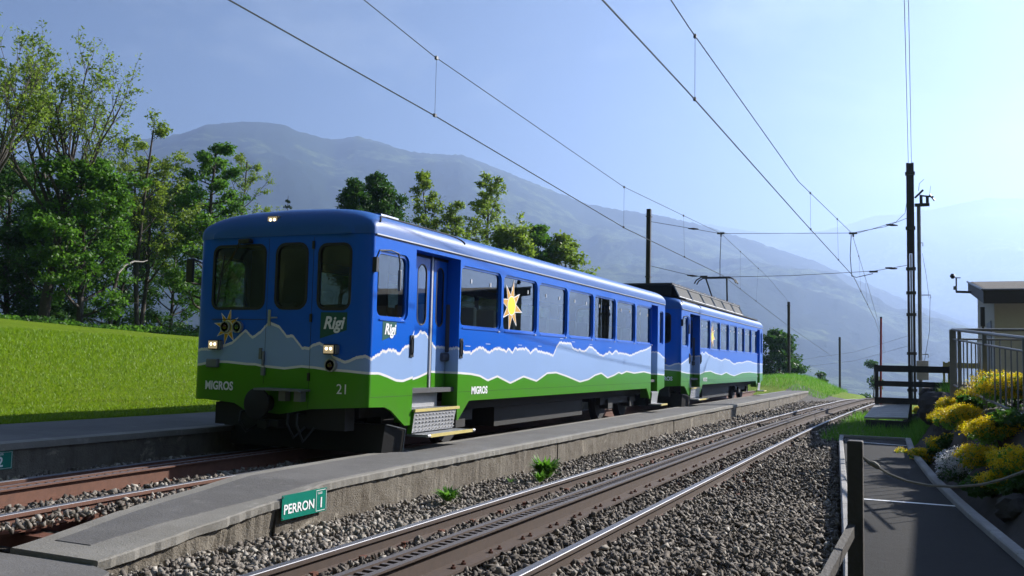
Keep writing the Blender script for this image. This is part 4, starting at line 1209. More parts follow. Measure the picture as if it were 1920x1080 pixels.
# roof equipment of the motor coach
def louvre():
    m, nt, b, o = mat_base('grille_mesh')
    v = coords(nt)
    wv = N(nt, 'ShaderNodeTexWave'); wv.inputs['Scale'].default_value = 22; wv.bands_direction = 'Z'
    nt.links.new(v, wv.inputs[0])
    c = mixc(nt, wv.outputs['Fac'], (0.02, 0.02, 0.02), (0.07, 0.07, 0.07))
    nt.links.new(c, b.inputs['Base Color']); b.inputs['Roughness'].default_value = 0.85
    return m
MAT['grille'] = louvre()
rx = part('resistor_box', MAT['under'], car2, (-1.05, 0.98, 0.35, 10.2, 3.13, 3.42))
part('resistor_cover', MAT['blue'] if False else MAT['fascia'], rx, (-1.12, 1.04, 0.2, 10.3, 3.422, 3.47))
yy = 0.4
while yy < 9.6:
    fr_ = MB(); fr_.add([(1.02, yy, 3.41), (1.02, yy + 1.55, 3.41), (1.18, yy + 1.55, 3.10), (1.18, yy, 3.10), (1.02, yy + 0.05, 3.38), (1.02, yy + 1.5, 3.38)], [(0, 1, 2, 3)])
    g = fr_.build('grille', MAT['grille'], rx)
    fb = MB()
    for (p, q) in (((1.03, yy, 3.42), (1.19, yy, 3.10)), ((1.03, yy, 3.42), (1.03, yy + 1.55, 3.42)), ((1.19, yy, 3.10), (1.19, yy + 1.55, 3.10)), ((1.03, yy + 1.55, 3.42), (1.19, yy + 1.55, 3.10))):
        fb.tube([p, q], 0.016, 4)
    fb.build('grille_frame', MAT['alu'], g)
    part('lug', MAT['alu'], g, (0.98, 1.02, yy + 0.7, yy + 0.8, 3.47, 3.50))
    yy += 1.62
part('roof_walkway', MAT['under'], car2, (0.95, 1.25, 0.9, 13.0, 3.04, 3.075))
part('side_louvre', MAT['grille'], car2, (HW - 0.262, HW - 0.245, 2.02, 2.26, 1.55, 2.52))
# pantograph
pg = MB()
PY = 11.0
base_z, top_z = 3.16, 4.60
part('pantograph_base', MAT['under'], car2, (-0.55, 0.55, PY - 0.5, PY + 0.5, 3.06, 3.14))
for sx in (-0.45, 0.45):
    pg.tube([(sx * 0.5, PY, base_z), (sx * 0.6, PY + 0.75, 3.75), (sx * 0.9, PY - 0.05, top_z)], 0.032, 6)
    pg.tube([(sx * 0.3, PY - 0.1, 3.5), (sx * 0.6, PY + 0.75, 3.75)], 0.02, 6)
pg.tube([(-0.27, PY + 0.75, 3.75), (0.27, PY + 0.75, 3.75)], 0.03, 6)
pg.tube([(-0.25, PY + 0.4, 3.45), (0.25, PY + 0.4, 3.45)], 0.014, 6)
pan = pg.build('pantograph', MAT['black'], car2)
hd = MB()
for dy in (-0.2, 0.2):
    hd.tube([(-0.80, PY - 0.05 + dy, 4.36), (-0.72, PY - 0.05 + dy, 4.50), (-0.55, PY - 0.05 + dy, 4.60), (0.55, PY - 0.05 + dy, 4.60), (0.72, PY - 0.05 + dy, 4.50), (0.80, PY - 0.05 + dy, 4.36)], 0.026, 6)
for sx in (-0.42, 0.42):
    hd.tube([(sx, PY - 0.25, 4.59), (sx, PY + 0.15, 4.59)], 0.02, 6)
hd.build('collector_head', MAT['black'], pan)

# ------------------------------------------------------------------ overhead line
def wire(name, pts, r, label, cat, group=None, sag=0.0, mat='wire'):
    P = [Vector(p) for p in pts]
    out = []
    for a, b_ in zip(P, P[1:]):
        n = 6
        for k in range(n):
            t = k / n
            q = a.lerp(b_, t); q.z -= sag * 4 * t * (1 - t); out.append(q)
    out.append(P[-1])
    m = MB(); m.tube(out, r, 5)
    o = m.build(name, MAT[mat], None, True)
    return tag(o, label, cat, group), out
GY = 35.0                                            # support span
PL = Vector((at_y(1217, 392, GY).x, GY, 0.3)); PLtop = at_y(1217, 392, GY).z
MR = Vector((at_y(1706, 306, GY).x, GY, 0.2)); MRtop = at_y(1706, 306, GY).z
hiL, loL = at_y(1352, 438, GY), at_y(1356, 517, GY)
hiR, loR = at_y(1597, 437, GY), at_y(1600, 518, GY)
cw2 = [at_x(-300, -430, -7.36), at_x(430, 0, -7.36), at_x(817, 218, -7.36), at_x(1172, 428, -7.36), loL, at_y(1479, 612, 66), at_y(1560, 668, 110)]
ms2 = [at_x(300, -310, -7.36), at_x(683, 0, -7.36), at_x(812, 104, -7.36), at_x(1169, 350, -7.36), hiL, at_y(1440, 520, 50), at_y(1482, 570, 66)]
cw1 = [at_x(620, -545, -3.2), at_x(1130, 0, -3.2), at_x(1288, 170, -3.1), at_x(1497, 405, -2.75), loR, at_y(1641, 600, 60), at_y(1660, 660, 100)]
ms1 = [at_x(900, -545, -3.2), at_x(1258, 0, -3.2), at_x(1291, 50, -3.1), at_x(1497, 340, -2.75), hiR, at_y(1630, 545, 55), at_y(1657, 640, 90)]
w_cw2, s_ = wire('contact_wire', cw2, 0.011, 'thick lower overhead wire sweeping down above the blue train', 'wire')
w_ms2, s_ = wire('catenary_wire', ms2, 0.008, 'thin upper overhead wire above the blue train', 'wire')
w_cw1, s_ = wire('contact_wire', cw1, 0.011, 'thick lower overhead wire above the foreground track', 'wire')
w_ms1, s_ = wire('catenary_wire', ms1, 0.009, 'thin upper overhead wire above the foreground track', 'wire')
def on_line(pts, Y):
    for a, b_ in zip(pts, pts[1:]):
        if a.y <= Y <= b_.y: return a.lerp(b_, (Y - a.y) / (b_.y - a.y))
    return pts[-1]
for wobj, up, lo, yy_ in ((w_ms2, ms2, cw2, (13.0, 23.4, 29.5, 40.0, 46.0)), (w_ms1, ms1, cw1, (13.2, 24.5, 30.5, 41.0, 48.0))):
    for Y in yy_:
        a, b_ = on_line(up, Y), on_line(lo, Y)
        d = MB(); d.tube([a, b_], 0.0035, 4); d.build('dropper', MAT['wire'], wobj)
        c = MB(); c.box(a.x - 0.02, a.x + 0.02, a.y - 0.03, a.y + 0.03, a.z - 0.03, a.z + 0.025); c.box(b_.x - 0.02, b_.x + 0.02, b_.y - 0.03, b_.y + 0.03, b_.z - 0.02, b_.z + 0.03)
        c.build('clamp', MAT['black'], wobj)
def pole(x, y, z0, z1, r, label, name='catenary_pole', mat='mast'):
    p = empty(name, (x, y, z0), label, 'pole')
    m = MB(); h = z1 - z0
    m.box(-r, r, -r, r, 0, h, bev=r * 0.2)
    m.build('shaft', MAT[mat], p)
    part('collar', MAT['black'], p, (-r - 0.02, r + 0.02, -r - 0.02, r + 0.02, h * 0.62, h * 0.62 + 0.06), (-r - 0.02, r + 0.02, -r - 0.02, r + 0.02, h * 0.955, h * 0.955 + 0.05))
    part('foot', MAT['conc'], p, (-r * 2, r * 2, -r * 2, r * 2, -0.4, 0.12))
    return p
pole(PL.x, GY, 0.3, PLtop, 0.085, 'dark square pole rising behind the gap between the two cars')
q = at_y(1479, 735, 62); pole(q.x, 62, q.z - 0.3, at_y(1479, 566, 62).z, 0.085, 'dark pole on the grass just past the end of the train')
q = at_y(1575, 738, 88); pole(q.x, 88, q.z - 0.6, at_y(1575, 632, 88).z, 0.09, 'short looking dark pole farther along the embankment')
q = at_y(1651, 745, 31); rp = empty('marker_pole', (q.x, 31, 0.1), 'thin red marker pole beside the black wooden fence', 'pole')
m = MB(); t_ = at_y(1652, 597, 31); m.tube([(0, 0, -0.1), (t_.x - q.x, 0, t_.z - 0.1)], 0.032, 8); m.build('shaft', MAT['redpole'], rp, True)
part('cap', MAT['black'], rp, (t_.x - q.x - 0.034, t_.x - q.x + 0.034, -0.034, 0.034, t_.z - 0.1, t_.z - 0.05))
# big mast: two channels with a gap, collars and switch gear
ms = empty('catenary_mast', (MR.x, GY, 0.2), 'tall black mast with switch gear and wires at the right', 'mast')
H = MRtop - 0.2
part('channel', MAT['mast'], ms, (-0.125, -0.045, -0.09, 0.09, 0, H))
part('channel', MAT['mast'], ms, (0.045, 0.125, -0.09, 0.09, 0, H))
part('web', MAT['mast'], ms, (-0.044, 0.044, -0.05, 0.05, H * 0.62, H - 0.004))
part('web', MAT['greymetal'], ms, (-0.030, 0.030, -0.03, 0.03, 0, H * 0.618))
for k in (0.05, 0.2, 0.36, 0.45, 0.55, 0.72, 0.95):
    part('collar', MAT['black'], ms, (-0.16, 0.16, -0.12, 0.12, H * k, H * k + 0.10))
sw = MB(); zt = at_y(1720, 384, GY).z - 0.2
sw.box(0.14, 0.62, -0.08, 0.08, zt - 0.06, zt + 0.04); sw.box(0.30, 0.40, -0.1, 0.1, zt + 0.04, zt + 0.30); sw.box(0.50, 0.60, -0.1, 0.1, zt + 0.04, zt + 0.26)
sw.tube([(0.15, 0, zt + 0.25), (0.42, 0, zt + 0.52)], 0.035, 6); sw.tube([(0.3, 0, zt + 0.33), (0.75, 0, zt + 0.25)], 0.03, 6); sw.tube([(0.62, 0, zt + 0.35), (0.78, 0, zt + 0.12)], 0.03, 6)
sw.build('switch_gear', MAT['black'], ms)
sw = MB(); sw.tube([(0.27, 0, zt + 0.5), (0.30, 0, zt + 0.75), (0.45, 0, zt + 0.9)], 0.008, 4); sw.tube([(0.62, 0, zt + 0.3), (0.66, 0, zt + 0.65)], 0.006, 4); sw.build('lead_wire', MAT['wire'], ms)
# second grey post with cabinet
gp = empty('switch_post', (MR.x + 0.27, GY + 0.1, 0.2), 'thin grey post with a white cabinet beside the tall black mast', 'post')
m = MB(); m.tube([(0, 0, 0), (0, 0, zt)], 0.065, 10); m.build('shaft', MAT['greymetal'], gp, True)
part('cabinet', MAT['kerb'], gp, (-0.13, 0.26, -0.25, -0.08, at_y(1720, 712, GY).z - 0.2, at_y(1720, 676, GY).z - 0.2), bev=0.02)
for yy_, ww in ((553, 0.35), (664, 0.25), (455, 0.12)):
    zz = at_y(1720, yy_, GY).z - 0.2
    a = MB(); a.tube([(0.0, 0, zz), (ww, 0, zz), (ww, 0, zz - 0.12)], 0.018, 5); a.build('arm', MAT['greymetal'], gp)
a = MB(); z_a, z_b = at_y(1720, 560, GY).z - 0.2, at_y(1720, 680, GY).z - 0.2
a.tube([(0.33, 0, z_a), (0.30, 0, (z_a + z_b) / 2), (0.12, 0, z_b)], 0.007, 4); a.tube([(0.10, 0, z_a + 1.6), (0.22, 0, z_a + 0.8), (0.30, 0, z_a)], 0.006, 4); a.build('cable', MAT['wire'], gp)
# cross spans
def span(pxs, label):
    pts = [at_y(x, y, GY) for x, y in pxs]
    o, _ = wire('cross_span_wire', pts, 0.010, label, 'wire')
    return o
o = span([(1217, 415), (1300, 429), (1350, 438), (1597, 437), (1660, 425), (1703, 408)], 'upper cross wire between the square pole and the black mast')
for x in (1300, 1672):
    p = at_y(x, 429 if x < 1400 else 422, GY); b = MB(); b.tube([p + Vector((-0.2, 0, 0.02)), p, p + Vector((0.2, 0, -0.02))], [0.02, 0.045, 0.02], 7); b.build('insulator', MAT['insul'], o)
for x in (1352, 1600):
    p = at_y(x, 438, GY); part('clamp', MAT['black'], o, (p.x - 0.15, p.x + 0.13, GY - 0.04, GY + 0.04, p.z - 0.02, p.z + 0.045))
    h = MB(); h.tube([p, p + Vector((0.0, 0, -0.12))], 0.03, 6); h.build('clamp', MAT['black'], o)
o = span([(1217, 498), (1298, 517), (1325, 520), (1480, 517), (1590, 511), (1640, 508), (1703, 497)], 'lower cross wire just above the pantograph')
for x, y in ((1298, 517), (1671, 503)):
    p = at_y(x, y, GY); b = MB(); b.tube([p + Vector((-0.2, 0, 0.02)), p, p + Vector((0.2, 0, -0.02))], [0.02, 0.045, 0.02], 7); b.build('insulator', MAT['insul'], o)
for x, y in ((1320, 519), (1638, 510)):
    p = at_y(x, y, GY); part('clamp', MAT['black'], o, (p.x - 0.14, p.x + 0.14, GY - 0.04, GY + 0.04, p.z - 0.02, p.z + 0.04))
o, _ = wire('hanger_rod', [at_y(1596, 440, GY), at_y(1594, 480, GY), at_y(1597, 518, GY), at_y(1606, 520, GY), at_y(1637, 513, GY)], 0.014, 'bent steel hanger below the cross wire near the black mast', 'rod')
o, _ = wire('hanger_rod', [at_y(1352, 440, GY), at_y(1350, 490, GY), at_y(1350, 521, GY)], 0.014, 'straight steel hanger above the pantograph', 'rod')
wire('jumper_wire', [at_y(1598, 440, GY), at_y(1640, 428, GY), at_y(1680, 416, GY), at_y(1697, 400, GY), at_y(1700, 380, GY)], 0.009, 'drooping jumper wire curving up to the black mast', 'wire')
for dx, nm in ((-0.05, 'left'), (0.05, 'right')):
    wire('feeder_wire', [(MR.x + dx, GY, MRtop), (MR.x * 0.45 + dx * 0.7, 12.0, MRtop + 0.55), (0.0 + dx * 0.5, -8.0, MRtop + 0.9)], 0.008, f'{nm} one of the twin wires rising from the top of the black mast', 'wire')
for k, (x0, y0, x1, y1, d) in enumerate(((1490, 676, 1715, 626, 170), (1490, 690, 1715, 645, 170), (1225, 500, 1700, 700, 90))):
    if k < 2:
        wire('power_line', [at_y(x0, y0, d + 60), at_y((x0 + x1) / 2, (y0 + y1) / 2 + 9, d + 30), at_y(x1, y1, d)], 0.022, ('upper' if k == 0 else 'lower') + ' of the two faint power lines crossing the valley', 'wire')

# ------------------------------------------------------------------ right side: path, kerbs, fence, railing, building
pth = MB(); n_ = 0
py_s = [2.0, 3.5, 5, 6.8, 9, 11.4, 13.5, 15.5, 17.5, 19.9]
vv = []; ff = []
for Y in py_s:
    vv += [(interp(PATH_L, Y), Y, 0.0), (interp(PATH_R, Y), Y, 0.0), (interp(PATH_R, Y), Y, -0.3), (interp(PATH_L, Y), Y, -0.3)]
for j in range(len(py_s) - 1):
    for i in range(4):
        k = (i + 1) % 4; ff.append((j * 4 + i, j * 4 + k, (j + 1) * 4 + k, (j + 1) * 4 + i))
pth.add(vv, ff); e_ = 4 * (len(py_s) - 1); pth.f += [(0, 1, 2, 3), (e_, e_ + 1, e_ + 2, e_ + 3)]
path = pth.build('path', MAT['darkasph']); tag(path, kind='structure')
def kerb_run(tab, sgn, y0, y1, w, h, n):
    L = (y1 - y0) / n
    for k in range(n):
        a, b_ = y0 + k * L + 0.006, y0 + (k + 1) * L - 0.006
        m = MB(); V = []
        for Y in (a, b_):
            x = interp(tab, Y)
            V += [(x, Y, -0.25), (x + sgn * w, Y, -0.25), (x + sgn * w, Y, h - 0.012), (x + sgn * (w - 0.012), Y, h), (x + sgn * 0.012, Y, h), (x, Y, h - 0.012)]
        m.add(V, [(i, (i + 1) % 6, 6 + (i + 1) % 6, 6 + i) for i in range(6)] + [(0, 1, 2, 3, 4, 5), (11, 10, 9, 8, 7, 6)])
        m.build('kerb_stone', MAT['kerb'], path)
kerb_run(PATH_L, -1, 2.0, 19.9, 0.075, 0.05, 18)
kerb_run(PATH_R, 1, 2.0, 19.9, 0.10, 0.06, 18)
part('kerb_stone', MAT['kerb'], path, (-1.64, -0.40, 19.905, 19.98, -0.25, 0.05))
for (xa, ya, xb, yb) in ((1600, 828, 1700, 836), (1618, 936, 1812, 951)):
    a, b_ = at_z(xa, ya, 0.0), at_z(xb, yb, 0.0)
    m = MB(); m.add([(a.x, a.y - 0.035, 0.004), (b_.x, b_.y - 0.035, 0.004), (b_.x, b_.y + 0.035, 0.004), (a.x, a.y + 0.035, 0.004)], [(0, 1, 2, 3)])
    m.build('painted_line', MAT['white'], path)
# post with rope and sloping bar in the foreground
pp = empty('wooden_post', (-0.268, 4.0, -0.1), 'dark square wooden post in front with a sloping bar', 'post')
part('shaft', MAT['greywood'], pp, (-0.030, 0.030, -0.030, 0.030, 0, 1.225), bev=0.006)
m = MB()
a = at_y(1606, 990, 4.0) - Vector((-0.268, 4.0, -0.1)); b_ = at_y(1528, 1140, 3.2) - Vector((-0.268, 4.0, -0.1))
d = (b_ - a)
m.add([a + Vector((0, -0.036, 0.02)), a + Vector((0, -0.036, -0.022)), b_ + Vector((0, -0.036, -0.022)), b_ + Vector((0, -0.036, 0.02)), a + Vector((-0.03, -0.065, 0.02)), a + Vector((-0.03, -0.065, -0.022)), b_ + Vector((-0.03, -0.065, -0.022)), b_ + Vector((-0.03, -0.065, 0.02))],
      [(0, 1, 2, 3), (4, 5, 6, 7), (0, 3, 7, 4), (1, 2, 6, 5), (0, 1, 5, 4), (3, 2, 6, 7)])
m.build('sloping_bar', MAT['greywood'], pp)
rpts = [(1618, 857), (1628, 864), (1640, 872), (1665, 888), (1700, 902), (1740, 910), (1790, 913), (1840, 909), (1880, 899), (1920, 884), (1990, 850)]
ro, _ = wire('rope', [at_y(x, y, 4.0) for x, y in rpts], 0.0055, 'thin grey rope hanging in a curve from the wooden post', 'rope', mat='rope')
k = at_y(1641, 872, 4.0); m = MB(); m.tube([k + Vector((-0.018, 0, 0.012)), k + Vector((-0.008, 0, 0.006)), k + Vector((0.006, 0, -0.004)), k + Vector((0.016, 0, -0.01))], [0.006, 0.0115, 0.0115, 0.006], 8); m.build('knot', MAT['rope'], ro, True)
m = MB(); a = at_y(1618, 857, 4.0); m.tube([at_y(1616, 855, 4.0), at_y(1630, 870, 3.995), at_y(1641, 874, 4.0)], 0.005, 6); m.build('rope_loop', MAT['rope'], ro, True)
# boarded ramp and black wooden fence
rmp = empty('boarded_ramp', (-0.95, 26, 0.2), 'pale boarded ramp below the black wooden fence', 'ramp')
for k in range(7):
    t0, t1 = k / 7, (k + 0.96) / 7
    A = [at_z(1620, 782, 0.2), at_z(1702, 783, 0.2)]; B = [at_y(1641, 758, 27.5), at_y(1706, 758, 27.5)]
    o_ = Vector((-0.95, 26, 0.2))
    m = MB(); Q = [A[0].lerp(B[0], t0), A[1].lerp(B[1], t0), A[1].lerp(B[1], t1), A[0].lerp(B[0], t1)]
    Q = [q - o_ for q in Q]; D = Vector((0, 0, -0.04))
    m.add(Q + [q + D for q in Q], [(0, 1, 2, 3), (4, 5, 6, 7), (0, 1, 5, 4), (1, 2, 6, 5), (2, 3, 7, 6), (3, 0, 4, 7)])
    m.build('plank', MAT['boards'], rmp)
part('beam', MAT['wood'], rmp, (-0.45, 0.5, -1.5, -1.4, -0.35, -0.06))
fn = empty('wooden_fence', (-1.2, 27.6, 0.4), 'black wooden two rail fence at the end of the path', 'fence')
fx0, fx1 = at_y(1641, 700, 27.6).x, at_y(1786, 700, 27.6).x
def fz(py): return at_y(1660, py, 27.6).z - 0.4
fxm = at_y(1706, 700, 27.6).x
for x in (fx0 + 0.04, fxm, fx1 - 0.05):
    part('fence_post', MAT['wood'], fn, (x + 1.2 - 0.045, x + 1.2 + 0.045, -0.05, 0.05, fz(760) - 0.4, fz(684)))
for (a, b_) in ((685, 697), (714, 724), (745, 757)):
    part('fence_rail', MAT['wood'], fn, (fx0 + 1.2 - 0.02, fx1 + 1.2, -0.095, -0.052, fz(b_), fz(a)))
yb = empty('barrier_frame', (0.42, 30.0, 0.6), 'small yellow barrier frame half hidden behind the metal railing', 'barrier')
q0 = at_y(1774, 677, 30)
for px in (1770, 1779, 1838):
    x = at_y(px, 690, 30).x - 0.42
    part('barrier_post', MAT['yellow'], yb, (x - 0.03, x + 0.03, -0.03, 0.03, -0.3, at_y(px, 678, 30).z - 0.6))
part('barrier_rail', MAT['yellow'], yb, (at_y(1770, 690, 30).x - 0.42, at_y(1840, 690, 30).x - 0.42, -0.055, -0.032, at_y(1774, 690, 30).z - 0.6, at_y(1774, 680, 30).z - 0.6))
# galvanised railing
RY = 17.0
c0 = at_y(1786, 618, RY)
rl = empty('metal_railing', (c0.x, RY, 0.95), 'grey galvanised railing with upright bars above the flower bank', 'railing')
O = Vector((c0.x, RY, 0.95))
m = MB(); m.box(-0.05, 0.05, -0.05, 0.05, -0.2, c0.z - 0.95); m.build('corner_post', MAT['steel'], rl)
e1 = at_y(1975, 640, 11.2)                       # run coming towards us, falling slightly
e2 = Vector((4.2, RY + 0.25, c0.z + 0.02))       # run going to the right
def run(A, B, n, h, bars_gap, posts):
    for dz, r in ((0.0, 0.024), (-0.16, 0.016), (-h + 0.08, 0.018)):
        m = MB(); m.tube([A - O + Vector((0, 0, dz)), B - O + Vector((0, 0, dz))], r, 8); m.build('rail', MAT['steel'], rl, True)
    L = (B - A).length; k = 1
    nb = int(L / bars_gap)
    for k in range(1, nb):
        p = A.lerp(B, k / nb) - O
        m = MB(); m.tube([p + Vector((0, 0, -0.16)), p + Vector((0, 0, -h + 0.08))], 0.010, 6); m.build('baluster', MAT['steel'], rl, True)
    for t in posts:
        p = A.lerp(B, t) - O
        part('railing_post', MAT['steel'], rl, (p.x - 0.028, p.x + 0.028, p.y - 0.028, p.y + 0.028, p.z - h - 0.3, p.z - 0.01))
run(c0, e1, 0, 1.0, 0.30, (0.10, 0.42, 0.8))
run(c0 + Vector((0.05, 0.02, 0.0)), e2, 0, 1.0, 0.16, (0.33, 0.66, 1.0))

# station outbuilding in view
X0, X1, Y0, Y1 = 1.17, 9.0, 23.0, 31.2
zn, zf_ = at_y(1844, 544, Y0).z, at_y(1815, 529, Y1).z
hb = empty('station_hut', (X0 + 0.3, Y0 + 0.4, 0.9), 'low beige building with dark fascia and gravelled sloping roof', 'building')
O = Vector((X0 + 0.3, Y0 + 0.4, 0.9))
def hbox(name, mat, x0, x1, y0, y1, z0, z1): return part(name, mat, hb, (x0 - O.x, x1 - O.x, y0 - O.y, y1 - O.y, z0 - O.z, z1 - O.z))
def roofz(y): return zn + (zf_ - zn) * (y - Y0) / (Y1 - Y0)
m = MB(); wx0, wx1, wy0, wy1 = X0 + 0.24, X1 - 0.3, Y0 + 0.5, Y1 - 0.3
m.add([Vector(p) - O for p in ((wx0, wy0, 0.3), (wx1, wy0, 0.3), (wx1, wy1, 0.3), (wx0, wy1, 0.3), (wx0, wy0, roofz(wy0) - 0.2), (wx1, wy0, roofz(wy0) - 0.2), (wx1, wy1, roofz(wy1) - 0.2), (wx0, wy1, roofz(wy1) - 0.2))],
      [(3, 2, 1, 0), (4, 5, 6, 7), (0, 1, 5, 4), (1, 2, 6, 5), (2, 3, 7, 6), (3, 0, 4, 7)])
m.build('wall', MAT['wall'], hb)
m = MB(); t_ = 0.30
m.add([Vector(p) - O for p in ((X0, Y0, zn - t_), (X1, Y0, zn - t_), (X1, Y1, zf_ - t_), (X0, Y1, zf_ - t_), (X0, Y0, zn), (X1, Y0, zn), (X1, Y1, zf_), (X0, Y1, zf_))],
      [(3, 2, 1, 0), (4, 5, 6, 7), (0, 1, 5, 4), (1, 2, 6, 5), (2, 3, 7, 6), (3, 0, 4, 7)])
rf = m.build('roof', MAT['fascia'], hb)
m = MB(); m.add([Vector(p) - O for p in ((X0 + 0.08, Y0 + 0.08, zn + 0.012), (X1 - 0.08, Y0 + 0.08, zn + 0.012), (X1 - 0.08, Y1 - 0.08, zf_ + 0.006), (X0 + 0.08, Y1 - 0.08, zf_ + 0.006))], [(0, 1, 2, 3)])
m.build('roof_gravel', MAT['ballastbed'], rf)
m = MB(); m.tube([Vector((X0 - 0.02, Y0 - 0.02, zn + 0.01)) - O, Vector((X0 - 0.02, Y1, zf_ + 0.01)) - O], 0.03, 4); m.tube([Vector((X0 - 0.02, Y0 - 0.02, zn + 0.01)) - O, Vector((X1, Y0 - 0.02, zn + 0.01)) - O], 0.02, 4); m.build('roof_edge', MAT['steel'], rf)
p = at_y(1843, 577, Y0 + 0.3); lm = part('wall_lamp', MAT['black'], hb, (p.x - O.x - 0.05, p.x - O.x + 0.04, -0.06, 0.04, p.z - O.z - 0.42, p.z - O.z + 0.02))
part('lamp_tip', MAT['redlens'], lm, (p.x - O.x - 0.03, p.x - O.x + 0.02, -0.05, 0.03, p.z - O.z - 0.50, p.z - O.z - 0.421))
hbox('door', MAT['fascia'], wx0 + 1.2, wx0 + 2.2, wy0 - 0.03, wy0 - 0.002, 0.95, 2.6)
w_ = hbox('window', MAT['steel'], wx0 + 2.6, wx0 + 4.0, wy0 - 0.04, wy0 - 0.002, 1.6, 2.6)
hbox('shutter', MAT['greymetal'], wx0 - 0.02, wx0 - 0.002, wy0 + 1.0, wy0 + 2.6, 1.2, 2.6)
# anemometer on an arm
ae = at_y(1815, 547, Y0 + 6.0)
an = empty('weather_sensor', ae, 'small weather sensor on an arm at the roof corner of the beige building', 'sensor')
def rel(px, py): return at_y(px, py, ae.y) - ae
m = MB(); m.tube([rel(1826, 548), rel(1792, 547)], 0.035, 6); m.tube([rel(1793, 547), rel(1793, 522)], 0.02, 6); m.tube([rel(1786, 521), rel(1801, 521)], 0.014, 5); m.build('arm', MAT['black'], an)
m = MB(); a_ = rel(1786, 518); m.tube([a_ + Vector((0, 0, -0.07)), a_, a_ + Vector((0, 0, 0.07))], [0.03, 0.075, 0.04], 10); m.build('cup', MAT['black'], an, True)
m = MB(); a_ = rel(1791, 540); m.tube([a_ + Vector((0, 0, -0.05)), a_ + Vector((0, 0, 0.05))], 0.05, 8); m.build('housing', MAT['greymetal'], an, True)
# main station building to the right of the frame (its roof shades the path)
sb = empty('station_building', (3.9, 2.0, 0.0), 'station building with deep roof overhang right of the flower bank', 'building')
part('wall', MAT['wall'], sb, (0.6, 8.0, -9.5, 15.0, -0.2, 3.5))
rf = part('roof', MAT['fascia'], sb, (-0.45, 8.6, -10.5, 16.0, 3.55, 3.75))
for k in range(5):
    w_ = part('window', MAT['steel'], sb, (0.565, 0.597, -7.5 + k * 4.4, -6.0 + k * 4.4, 1.0, 2.3))
    part('pane', MAT['black'], w_, (0.55, 0.563, -7.4 + k * 4.4, -6.1 + k * 4.4, 1.1, 2.2))

# ------------------------------------------------------------------ vegetation
def add_tone(me, vals):
    a = me.attributes.new('tone', 'FLOAT', 'POINT'); a.data.foreach_set('value', np.asarray(vals, dtype=np.float32))

def leaf_mesh(name, C, size, tone, rg, asp=0.55, up=0.25):
    """rhombic leaves at centres C"""
    n = len(C)
    d = rg.normal(size=(n, 3)); d[:, 2] *= 0.7; d /= np.linalg.norm(d, axis=1)[:, None]
    t = rg.normal(size=(n, 3)); t[:, 2] += up
    u = np.cross(d, t); u /= np.linalg.norm(u, axis=1)[:, None] + 1e-9
    s_ = size[:, None]
    V = np.stack([C - d * s_ * 0.5, C + u * s_ * asp * 0.5, C + d * s_ * 0.5, C - u * s_ * asp * 0.5], 1).reshape(-1, 3)
    F = np.arange(n * 4).reshape(n, 4)
    me = np_mesh(name, V, F)
    add_tone(me, np.repeat(tone, 4))
    return me

